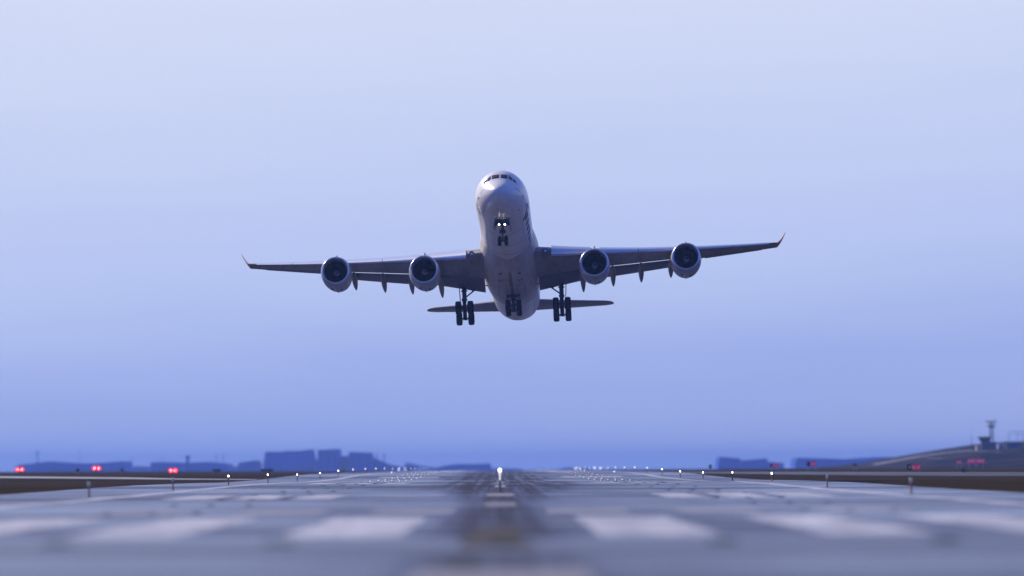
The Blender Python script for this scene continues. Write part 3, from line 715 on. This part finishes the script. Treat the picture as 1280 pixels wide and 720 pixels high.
# twin red lamps on the left grass
for px, py, w_ in ((24.8, 586.9, 'leftmost pair of red lamps, at the left end of the long low hangar'), (120.7, 585.3, 'middle pair of red lamps, in front of the second hangar'), (216.2, 588.1, 'rightmost pair of red lamps, by the flat blue warehouse')):
    d = 940; p = at(px, py, d); z0 = gz2(p.x, d); h = p.z-z0; e = empty('red_guard_light', (p.x, d, z0)); tag(e, w_, 'warning light', 'twin red lamps on the left grass')
    a = MB(); a.tube((0, 0, 0), (0, 0, h-.1), .04, n=8); a.box((0, 0, .02), (.4, .4, .05)); a.tube((-.42, 0, h-.1), (.42, 0, h-.1), .035, n=8); a.build('stand', M_cast, e)
    a = MB(); a.box((0, .14, h), (2.4, .04, 1.2)); a.build('backboard', M_cast, e)
    for s in (-1, 1):
        a = MB(); a.lathe([(.10, .52), (-.05, .56), (-.14, .57), (-.14, .53), (-.04, .52)], 'y', (s*.58, 0, h), 24); hd = a.build('lamp_housing', M_cast, e, auto=40)
        a = MB(); a.lathe([(-.12, .001), (-.10, .32), (-.05, .52)], 'y', (s*.58, 0, h), 20); a.build('lens', M_redl, hd, smooth=True)
        a = MB(); a.lathe([(-.22, .001), (-.19, .09), (-.11, .12)], 'y', (s*.50, 0, h), 12); a.build('bulb', M_redb, hd, smooth=True)

for lx in (-10.6, -5.3, 0, 5.3, 10.6):
    a = MB(); a.lathe([(-.02, .42), (.02, .42), (.05, .34), (.075, .20), (.085, .10), (.09, .01)], 'z', n=20); o = a.build('threshold_light', mat('dark_green_lens', (.02, .05, .045), .9, spec=.1), auto=40)
    o.location = (lx, 88, gz(88)+.005); tag(o, {-10.6: 'dark green inset dome furthest left on the near runway', -5.3: 'dark green inset dome left of the centreline, near runway', 0: 'dark inset dome on the centreline patch in the near runway', 5.3: 'dark green inset dome right of the centreline, near runway', 10.6: 'dark green inset dome furthest right on the near runway'}[lx], 'runway light', 'dark green unlit lights across the near runway')

# ---- the hill on the right
SIL = [at(px, py, 1700) for px, py in ((1025, 584.5), (1045, 582.8), (1067, 580), (1085, 577.3), (1099, 574.8), (1130, 569.3), (1175, 561.5), (1215, 555), (1235, 552.8), (1262, 551.3), (1300, 550.5), (1400, 549), (1600, 556), (1900, 570))]
def sil(x):
    if x <= SIL[0].x: return gz2(x, 1700)
    if x >= SIL[-1].x: return SIL[-1].z
    for a, b in zip(SIL, SIL[1:]):
        if a.x <= x <= b.x: return a.z+(b.z-a.z)*(x-a.x)/(b.x-a.x)
def hillz(x, y):
    g0 = gz2(x, y); s_ = sil(x*1700/max(y, 1700)); f = smooth(1020, 1700, y)*(1-smooth(1900, 2700, y)); k = smooth(120, 170, x)
    lump = .35*sin(x*.031+y*.017)+.2*sin(x*.09-y*.05)
    return g0+(max(0, s_-g0)+lump*.6*f)*f*k-.25*(1-f*k)-.02
mh, t, b = nodes_mat('hill_turf', 1.0, 0); g = G(t)
c = g.mix(g.rng(g.noise((.010, .010, .16), 6, .7), .40, .58), (.046, .036, .030), (.010, .010, .012)); c = g.mix(g.rng(g.noise((.09, .04, .1), 5, .7), .45, .7, 0, .6), c, (.06, .05, .04))
t.links.new(c, b.inputs['Base Color'])
V = []; F = []; nxh, nyh = 90, 70
for j in range(nyh+1):
    for i in range(nxh+1):
        x = 118+i*8.5; y = 1010+j*24.5; V.append((x, y, hillz(x, y)))
for j in range(nyh):
    for i in range(nxh): q = j*(nxh+1)+i; F.append((q, q+1, q+nxh+2, q+nxh+1))
me = mesh_from(V, F)
if me.polygons[0].normal.z < 0: me.flip_normals()
o = link('hill', me, mh); o['kind'] = 'structure'
def hill_hit(px, py):
    y = 1020
    while y < 1700:
        p = at(px, py, y)
        if p.z <= hillz(p.x, y): return p.x, y
        y += 2
    return p.x, 1695
P = [hill_hit(*q) for q in ((1092, 581), (1105, 579), (1125, 575.5), (1150, 571), (1180, 567), (1200, 564.8), (1215, 564), (1235, 564.5), (1253, 566.5))]
V = []; F = []
Q = []
for a, b in zip(P, P[1:]):
    for k in range(8): Q.append((a[0]+(b[0]-a[0])*k/8, a[1]+(b[1]-a[1])*k/8))
Q.append(P[-1])
for x, y in Q:
    for dy in (-9, -4.5, 0, 4.5, 9): V.append((x, y+dy, hillz(x, y+dy)+.22))
for i in range(len(Q)-1):
    for k in range(4): q = i*5+k; F.append((q, q+1, q+6, q+5))
me = mesh_from(V, F)
if me.polygons[0].normal.z < 0: me.flip_normals()
o = link('hill_road', me, M_taxi); o['kind'] = 'structure'
px_ = [hill_hit(*q) for q in ((1158, 573.2), (1175, 573.8), (1184, 574.6))]
V = []; F = []
for i, (x, y) in enumerate(px_):
    for dy in (-14, 0, 14): V.append((x, y+dy*(1, .8, .25)[i], hillz(x, y+dy*(1, .8, .25)[i])+.2))
for i in range(2):
    for k in range(2): q = i*3+k; F.append((q, q+1, q+4, q+3))
me = mesh_from(V, F)
if me.polygons[0].normal.z < 0: me.flip_normals()
o = link('gravel_apron', me, M_taxi); o['kind'] = 'structure'

# ---- signs
M_sred = mat('red_sign_face', (.55, .02, .035), .45, emit=(.9, .05, .10), estr=.24)
M_sblk = mat('black_sign_face', (.015, .015, .018), .5)
M_sch = mat('pale_sign_characters', (.8, .75, .75), .5, emit=(1, .6, .6), estr=.04)
M_syel = mat('yellow_sign_arrow', (.7, .5, .05), .5, emit=(1, .7, .1), estr=.15)
M_leg = mat('galvanised_leg', (.30, .30, .32), .5, .4)
def sign(px, pyt, pyb, wpx, d, label, red=1.0, dark=.3, chars=0, ground=None):
    p = at(px, pyb, d); k = d/FPX; w_ = wpx*k; h = (pyb-pyt)*k; z0 = ground(p.x, d) if ground else gz2(p.x, d); zb = max(.15, p.z-z0)
    e = empty('airfield_sign', (p.x, d, z0)); tag(e, label, 'sign')
    a = MB(); nl = 3 if w_ > 3 else 2
    for i in range(nl):
        l_ = MB(); x = -w_*.4+w_*.8*i/(nl-1); l_.tube((x, .1, 0), (x, .1, zb+.05), .05, n=8); l_.box((x, .1, .02), (.25, .25, .04)); l_.build('leg', M_leg, e)
    a.box((0, .1, zb+h/2), (w_+.12, .22, h+.12)); a.build('sign_box', M_sblk, e)
    if dark > 0:
        a = MB(); a.box((-w_/2+w_*dark/2, -.025, zb+h/2), (w_*dark-.04, .02, h-.04)); a.build('dark_panel', M_sblk, e)
    if red:
        a = MB(); a.box((w_*dark/2, -.025, zb+h/2), (w_*(1-dark)-.04, .02, h-.04)); pn = a.build('red_panel', M_sred, e)
        if chars:
            x0, x1 = -w_/2+w_*dark, w_/2; step = (x1-x0)/(chars+.6)
            for i in range(chars):
                a = MB(); cx = x0+step*(i+.8); a.box((cx, -.045, zb+h/2), (step*.5 if i != chars//2 else step*.35, .012, h*.46 if i != chars//2 else h*.1)); a.build('sign_character', M_sch, pn)
    return e, w_, h, zb
e, w_, h, zb = sign(1142.3, 580.6, 587.2, 17, 720, 'largest red sign beside the right taxiway, black panel with yellow arrow at its left end', 1, .34, 5)
a = MB(); a.add([(-w_*.5+.42, -.045, zb+h*.3), (-w_*.5+.42, -.045, zb+h*.7), (-w_*.5+.72, -.045, zb+h*.5), (-w_*.5+.42, -.03, zb+h*.3), (-w_*.5+.42, -.03, zb+h*.7), (-w_*.5+.72, -.03, zb+h*.5)], [(0, 1, 2), (3, 5, 4), (0, 3, 4, 1), (1, 4, 5, 2), (2, 5, 3, 0)]); a.build('arrow', M_syel, e)
sign(1199, 576, 579.7, 6.2, 1150, 'small red sign on the hill foot, just left of the long red sign', 1, 0, 3, hillz)
sign(1220, 573.6, 579.0, 22, 1150, 'long red sign at the foot of the hill below the small control tower', 1, 0, 7, hillz)
sign(1014.5, 577.3, 582.3, 11.5, 960, 'red sign with a dark left end standing in front of the right warehouse', 1, .36, 3)
sign(968, 579.7, 583.6, 10, 960, 'dim red sign at the right end of the pale blue building', 1, .25, 3)
sign(888, 581, 585, 3, 980, 'narrow dark sign alone on the right grass skyline', 0, .9)
sign(1068.5, 580, 582.2, 4.5, 960, 'small dark sign at the right end of the warehouse, before the hill', 0, .9)
sign(1204, 587, 590, 4.5, 610, 'small dark box sign standing on the pale right taxiway', 0, .9)
sign(97, 586, 589.6, 4, 960, 'dark upright sign on the left grass, left of the middle red lamps', 0, .9)
sign(152.3, 585.8, 589.6, 2.4, 960, 'slim dark sign on the left grass at the right end of the hangar', 0, .9)
sign(271, 586.7, 589.3, 10, 960, 'wide black sign on the left grass below the twin masts', 0, .9)
sign(333.5, 586.4, 589.2, 15, 960, 'widest dark sign, in front of the big blue block, reddish left end', 0, .9)
sign(512, 585.4, 588.6, 5, 1290, 'dark greenish cabinet sign at the left runway horizon', 0, .9)

# yellow truck far off on the left
def truck():
    p = at(428.5, 588, 1700); z0 = gz2(p.x, 1700); e = empty('service_truck', (p.x, 1700, z0)); tag(e, 'yellow service truck beyond the crest in front of the blue buildings', 'truck')
    my = mat('truck_yellow', (.62, .38, .04), .4); k = 1700/FPX; W = 2.8; H = at(428.5, 585.8, 1700).z-z0
    a = MB(); a.box((0, 3.0, H*.55), (W, 4.2, H*.72)); a.box((0, 3, .62), (W*.9, 4.4, .22)); a.build('cargo_box', my, e)
    a = MB(); a.add([(sx*W*.47, y, z) for sx in (-1, 1) for y, z in ((-.6, .5), (.9, .5), (.9, H*.8), (.1, H*.8), (-.5, H*.45))], [(0, 1, 2, 3, 4), (9, 8, 7, 6, 5), (0, 4, 9, 5), (4, 3, 8, 9), (3, 2, 7, 8), (2, 1, 6, 7), (1, 0, 5, 6)]); cb = a.build('cab', my, e)
    a = MB(); a.box((0, -.24, H*.63), (W*.8, .05, H*.27), 0, Euler((radians(-30), 0, 0)).to_matrix()); a.build('windscreen', M_glass, cb)
    for sx in (-1, 1):
        for y in (.2, 4.2):
            a = MB(); a.lathe([(-.15, .25), (-.15, .42), (-.1, .46), (.1, .46), (.15, .42), (.15, .25)], 'x', (sx*W*.42, y, .46), 20); a.build('wheel', M_tyre, e, auto=40)
        a = MB(); a.box((sx*W*.35, -.63, .8), (.3, .05, .18)); a.build('headlight', M_head, cb)
truck()

# ---- far buildings
def wallmat(name, c): return mat(name, c, .8, noise=((.05, .05, .08), .6, tuple(v*.7 for v in c)))
M_b1 = wallmat('haze_tinted_steel', (.006, .07, .60)); M_b2 = wallmat('haze_tinted_concrete', (.03, .11, .60)); M_b3 = wallmat('haze_tinted_dark_cladding', (.006, .06, .50))  # blue of the distance haze is painted into the wall colours
M_rf = mat('haze_tinted_roof', (.03, .10, .42), .9, spec=.1); M_wn = mat('distant_window', (.01, .04, .22), .6); M_dr = mat('haze_tinted_hangar_door', (.012, .06, .36), .8)  # roofs, windows and doors carry the same painted haze blue
def building(top, d, label, m, name='building', depth=60, cat='building', wins=0, doors=0, kind=None, rise=0):
    """top: roofline seen from here as (px, py) points"""
    P = [at(px, py, d) for px, py in top]; x0, x1 = P[0].x, P[-1].x; base = gz2(0, d)-.5; cx = (x0+x1)/2
    e = empty(name, (cx, d, base)); tag(e, label, cat)
    n = len(P); V = []
    for yy in (0, depth):
        for p in P: V.append((p.x-cx, yy, p.z-base))
    for yy in (0, depth):
        for p in P: V.append((p.x-cx, yy, 0))
    F = []
    for i in range(n-1): F += [(i, i+1, 2*n+i+1, 2*n+i), (n+i+1, n+i, 3*n+i, 3*n+i+1), (2*n+i, 2*n+i+1, 3*n+i+1, 3*n+i)]
    F += [(0, 2*n, 3*n, n), (n-1, 2*n-1, 4*n-1, 3*n-1)]
    for i in range(n-1): F.append((i, n+i, n+i+1, i+1))
    link('wall', mesh_from(V, F, False), m, e)
    V = []; F = []
    for yy in (-.6, depth+.6):
        for p in P: V.append((p.x-cx, yy, p.z-base+.02))
        for p in P: V.append((p.x-cx, yy, p.z-base+.5))
    for i in range(n-1): F += [(i, i+1, n+i+1, n+i), (2*n+i+1, 2*n+i, 3*n+i, 3*n+i+1), (n+i, n+i+1, 3*n+i+1, 3*n+i), (i+1, i, 2*n+i, 2*n+i+1)]
    F += [(0, n, 3*n, 2*n), (n-1, 3*n-1, 4*n-1, 2*n-1)]
    link('roof', mesh_from(V, F, False), M_rf, e)
    hmin = min(p.z for p in P)-base; W = x1-x0
    for i in range(doors):
        dw = W/(doors+.5)*.72; x = -W/2+W*(i+.5)/doors; a = MB(); a.box((x, -.25, hmin*.36), (dw, .4, hmin*.72)); a.build('hangar_door', M_dr, e)
    for r_ in range(wins):
        nn = max(3, min(14, int(W/7)))
        for i in range(nn):
            x = -W/2+W*(i+.5)/nn; a = MB(); a.box((x, -.08, hmin*(.42+.5*(r_+.5)/wins)), (W/nn*.55, .1, min(1.8, hmin*.16))); a.build('window', M_wn, e)
    return e
B = building
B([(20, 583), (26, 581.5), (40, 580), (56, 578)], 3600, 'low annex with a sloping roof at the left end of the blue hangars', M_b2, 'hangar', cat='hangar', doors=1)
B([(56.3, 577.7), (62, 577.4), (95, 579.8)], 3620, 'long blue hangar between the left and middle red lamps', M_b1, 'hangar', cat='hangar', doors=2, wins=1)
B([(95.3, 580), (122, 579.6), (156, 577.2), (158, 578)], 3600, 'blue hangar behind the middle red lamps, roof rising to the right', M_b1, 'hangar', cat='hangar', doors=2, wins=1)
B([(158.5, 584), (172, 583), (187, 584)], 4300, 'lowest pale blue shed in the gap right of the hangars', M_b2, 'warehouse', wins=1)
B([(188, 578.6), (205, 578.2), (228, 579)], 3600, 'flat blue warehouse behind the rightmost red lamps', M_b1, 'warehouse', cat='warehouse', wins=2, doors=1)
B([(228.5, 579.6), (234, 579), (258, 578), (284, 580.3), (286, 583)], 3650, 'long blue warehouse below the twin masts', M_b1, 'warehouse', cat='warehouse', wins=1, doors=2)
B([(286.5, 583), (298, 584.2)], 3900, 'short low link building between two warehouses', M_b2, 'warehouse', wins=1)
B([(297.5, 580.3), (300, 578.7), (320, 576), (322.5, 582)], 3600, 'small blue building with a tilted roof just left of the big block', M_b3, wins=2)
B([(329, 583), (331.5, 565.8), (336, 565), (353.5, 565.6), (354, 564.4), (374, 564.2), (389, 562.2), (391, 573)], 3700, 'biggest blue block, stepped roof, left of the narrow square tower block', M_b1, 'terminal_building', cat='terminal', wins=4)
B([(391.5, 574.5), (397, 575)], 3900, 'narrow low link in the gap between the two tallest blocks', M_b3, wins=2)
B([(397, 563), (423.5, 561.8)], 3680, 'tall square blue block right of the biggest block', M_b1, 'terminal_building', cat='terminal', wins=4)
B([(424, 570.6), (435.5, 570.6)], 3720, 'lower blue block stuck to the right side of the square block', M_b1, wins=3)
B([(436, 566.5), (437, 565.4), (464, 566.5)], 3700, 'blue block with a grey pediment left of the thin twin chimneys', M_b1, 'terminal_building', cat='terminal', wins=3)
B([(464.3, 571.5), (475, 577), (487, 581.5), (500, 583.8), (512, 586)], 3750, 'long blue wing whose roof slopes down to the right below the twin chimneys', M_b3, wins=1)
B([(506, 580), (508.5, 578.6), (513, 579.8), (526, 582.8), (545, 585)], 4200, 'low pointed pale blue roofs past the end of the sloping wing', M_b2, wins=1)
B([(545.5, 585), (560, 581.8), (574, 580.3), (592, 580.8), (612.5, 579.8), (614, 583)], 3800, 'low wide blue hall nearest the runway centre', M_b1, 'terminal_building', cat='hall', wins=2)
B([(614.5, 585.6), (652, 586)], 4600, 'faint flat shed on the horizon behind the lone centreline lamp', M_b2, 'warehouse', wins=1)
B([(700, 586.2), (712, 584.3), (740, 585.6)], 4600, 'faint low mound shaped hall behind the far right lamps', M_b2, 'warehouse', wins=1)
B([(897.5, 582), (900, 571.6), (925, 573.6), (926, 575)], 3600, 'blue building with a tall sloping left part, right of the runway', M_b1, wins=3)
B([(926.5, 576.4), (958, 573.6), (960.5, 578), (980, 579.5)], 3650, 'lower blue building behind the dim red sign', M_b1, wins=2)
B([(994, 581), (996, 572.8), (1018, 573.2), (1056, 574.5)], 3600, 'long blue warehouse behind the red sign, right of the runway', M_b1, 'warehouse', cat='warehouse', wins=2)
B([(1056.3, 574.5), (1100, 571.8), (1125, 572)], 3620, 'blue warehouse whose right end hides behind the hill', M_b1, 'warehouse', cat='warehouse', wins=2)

def mast(px, pyt, pyb, d, label, wpx=1.0, arms=(), name='radio_mast', cat='mast', ground=None, lattice=False, m=None):
    p0, p1 = at(px, pyb, d), at(px, pyt, d); k = d/FPX; z0 = ground(p0.x, d) if ground else gz2(p0.x, d); h = p1.z-z0; w_ = wpx*k; m = m or M_b3
    e = empty(name, (p0.x, d, z0)); tag(e, label, cat)
    a = MB()
    if lattice:
        r = w_*.5
        for sx in (-1, 1):
            for sy in (-1, 1): a.tube((sx*r, sy*r, 0), (sx*r*.7, sy*r*.7, h*.93), .10, .09, 6)
        nb = 9
        for i in range(nb):
            z1_, z2_ = h*.93*i/nb, h*.93*(i+1)/nb; q1, q2 = r*(1-.3*i/nb), r*(1-.3*(i+1)/nb)
            for sy in (-1, 1): a.tube((-q1, sy*q1, z1_), (q2, sy*q2, z2_), .045, n=5); a.tube((q1, sy*q1, z1_), (-q2, sy*q2, z2_), .045, n=5); a.tube((-q2, sy*q2, z2_), (q2, sy*q2, z2_), .05, n=5)
            for sx in (-1, 1): a.tube((sx*q1, -q1, z1_), (sx*q2, q2, z2_), .08, n=5)
    else: a.tube((0, 0, 0), (0, 0, h), w_*.5, w_*.28, 8)
    a.build('mast_shaft', m, e)
    for zf, ww, th in arms:
        a = MB(); a.box((0, 0, h*zf), (ww*k, max(.5, w_*.8), th*k)); a.build('crossarm', m, e)
    return e, h
e, h = mast(47, 563, 578, 3650, 'slender control tower with a cross shaped top above the leftmost hangar', 2.0, ((.93, 5.5, 1.2), (.60, 4.5, 1.6), (.45, 6.5, 5.0)), 'control_tower', 'tower')
mast(99.5, 563.5, 579, 3650, 'tall thin mast rising where the two left hangars meet', .9, ((.97, 3.5, .5), (.62, 2.2, .5)))
mast(165, 571.5, 584, 4300, 'faint short mast above the lowest pale shed', .8, ((.97, 2.5, .5),))
mast(203, 570, 579, 3700, 'short mast with a crossbar over the flat blue warehouse', .8, ((.96, 3.2, .6),))
mast(270.6, 568.5, 579, 3700, 'left mast of the pair over the long blue warehouse', 1.5, ((.95, 3.0, .5),))
mast(279, 568.5, 579, 3700, 'right mast of the pair over the long blue warehouse', 1.5, ((.95, 3.0, .5),))
mast(471.2, 566.5, 578, 3800, 'left chimney of the pair above the sloping blue wing', 2.0, ((.97, 2.6, .4),), 'chimney', 'chimney')
mast(480, 566.5, 580, 3800, 'right chimney of the pair above the sloping blue wing', 2.2, ((.97, 2.8, .4),), 'chimney', 'chimney')
e, h = mast(234.5, 571.5, 580, 3640, 'domed water tower standing between the two warehouses', 6.5, (), 'water_tower', 'tower')
a = MB(); R_ = 3.1; a.lathe([(h-.5, R_), (h+.6, R_*.95), (h+1.6, R_*.6), (h+2.0, .05)], 'z', n=20); a.build('dome', M_b1, e, smooth=True)

# ---- on the hill: small tower, lattice radar tower, hut, frame, pole
M_lat = mat('faded_red_steel', (.10, .03, .06), .8, noise=((.2, .2, .35), 1, (.08, .07, .12)))
e, h = mast(1239.5, 526, 553, 1690, 'faded red lattice radar tower standing on the hilltop', 5, ((.935, 13, .9), (.77, 11, 1.6), (.70, 7, .8)), 'lattice_tower', 'tower', hillz, True, M_lat)
a = MB(); a.tube((-2.3, 0, h*.95), (-2.3, 0, h+.6), .10, n=6); a.tube((1.9, 0, h*.95), (1.9, 0, h+1.3), .12, n=6); a.tube((-3.1, 0, h-.3), (2.6, 0, h-.1), .12, n=6); a.tube((0, 0, h*.93), (0, 0, h+.2), .2, n=8); a.build('antenna', M_lat, e)
d = hill_hit(1231, 562.5)[1]; pc = at(1231, 562.5, d); z0 = hillz(pc.x, d); k = d/FPX; H = at(1231, 551.5, d).z-z0; Ht = at(1231, 546, d).z-z0
e = empty('small_control_tower', (pc.x, d, z0)); tag(e, 'small dark control tower with a flared glass cab below the lattice tower', 'tower')
def frustum(mb, w0, w1, z0_, z1_, dp=3, mi=0):
    mb.add([(-w0/2, -dp*w0/w1/2 if w1 else -dp/2, z0_), (w0/2, -dp*w0/w1/2, z0_), (w0/2, dp*w0/w1/2, z0_), (-w0/2, dp*w0/w1/2, z0_), (-w1/2, -dp/2, z1_), (w1/2, -dp/2, z1_), (w1/2, dp/2, z1_), (-w1/2, dp/2, z1_)],
           [(0, 1, 5, 4), (1, 2, 6, 5), (2, 3, 7, 6), (3, 0, 4, 7), (0, 3, 2, 1), (4, 5, 6, 7)], mi)
M_dk = mat('dark_tower_wall', (.06, .065, .08), .7)
a = MB(); frustum(a, 3.2, 3.2, -.5, H, 3.2); a.build('tower_shaft', M_dk, e)
a = MB(); frustum(a, 3.3, 4.8, H, Ht-.35, 4.8); cb = a.build('glass_cab', M_glass, e)
a = MB(); a.box((0, 0, Ht-.15), (5.6, 5.6, .35)); a.build('cab_roof', M_dk, e)
a = MB(); a.box((3.9, 1.0, H*.42), (4.4, 4.2, H*.95)); an = a.build('annex', M_dk, e)
for i in range(3): a = MB(); a.box((2.7+i*1.2, -1.13, H*.62), (.6, .05, .7)); a.build('window', M_wn, an)
def hut(px, pyt, pyb, wpx, d, label, m, name='hut', cat='hut'):
    d = hill_hit(px, pyb)[1]
    p = at(px, pyb, d); z0 = hillz(p.x, d)-.3; k = d/FPX; h = at(px, pyt, d).z-z0; w_ = wpx*k; e = empty(name, (p.x, d, z0)); tag(e, label, cat)
    a = MB(); a.box((0, 1.5, h*.42), (w_, 3, h*.84)); a.build('wall', m, e)
    a = MB(); a.add([(-w_*.6, -.3, h*.82), (w_*.6, -.3, h*.82), (w_*.6, 3.3, h*.82), (-w_*.6, 3.3, h*.82), (-w_*.6, 1.5, h), (w_*.6, 1.5, h)], [(0, 1, 5, 4), (3, 4, 5, 2), (0, 4, 3), (1, 2, 5), (0, 3, 2, 1)]); a.build('roof', mat('dark_hut_roof', (.05, .05, .07), .8), e)
    a = MB(); a.box((0, -.03, h*.3), (w_*.4, .05, h*.5)); a.build('door', M_wn, e)
hut(1222, 556.5, 563.5, 2.6, 1640, 'narrow cream hut at the left foot of the small control tower', mat('cream_wall', (.62, .55, .36), .7))
hut(1251, 552.5, 561, 7, 1640, 'pale grey shed just right of the small control tower', mat('pale_wall', (.50, .48, .48), .7))
hut(1268, 551.5, 560, 20, 1660, 'long dark shed at the right edge of the hilltop', M_dk)
mast(1214.5, 543.5, 556, 1690, 'thin bare pole on the hill left of the small control tower', .9, ((.97, 1.6, .3),), 'pole', 'pole', hillz)
d = 1700; p0, p1 = at(1261, 552, d), at(1279, 552, d); z0 = hillz(p0.x, d); h = at(1261, 539.5, d).z-z0
e = empty('antenna_frame', (p0.x, d, z0)); tag(e, 'square open antenna frame on the hilltop at the right edge', 'antenna'); W = p1.x-p0.x
for x in (0, W*.62, W): a = MB(); a.tube((x, 0, -1), (x, 0, h), .10, n=8); a.build('post', M_b3, e)
a = MB(); a.tube((0, 0, h), (W, 0, h), .10, n=8); a.build('top_beam', M_b3, e)
a = MB(); a.tube((0, 0, h*.72), (W, 0, h*.72), .07, n=8); a.build('cross_beam', M_b3, e)

# ---- haze
bm = MB(); bm.box((0, 6800, 16), (19000, 14700, 62)); hz = bm.build('haze'); hz['kind'] = 'stuff'
m = bpy.data.materials.new('haze_air'); m.use_nodes = True; t = m.node_tree; t.nodes.clear()
o_ = t.nodes.new('ShaderNodeOutputMaterial'); v = t.nodes.new('ShaderNodeVolumePrincipled'); v.inputs['Density'].default_value = HAZE = .00014
v.inputs['Color'].default_value = (.23, .395, .92, 1); v.inputs['Anisotropy'].default_value = .2
t.links.new(v.outputs[0], o_.inputs['Volume']); hz.data.materials.append(m)
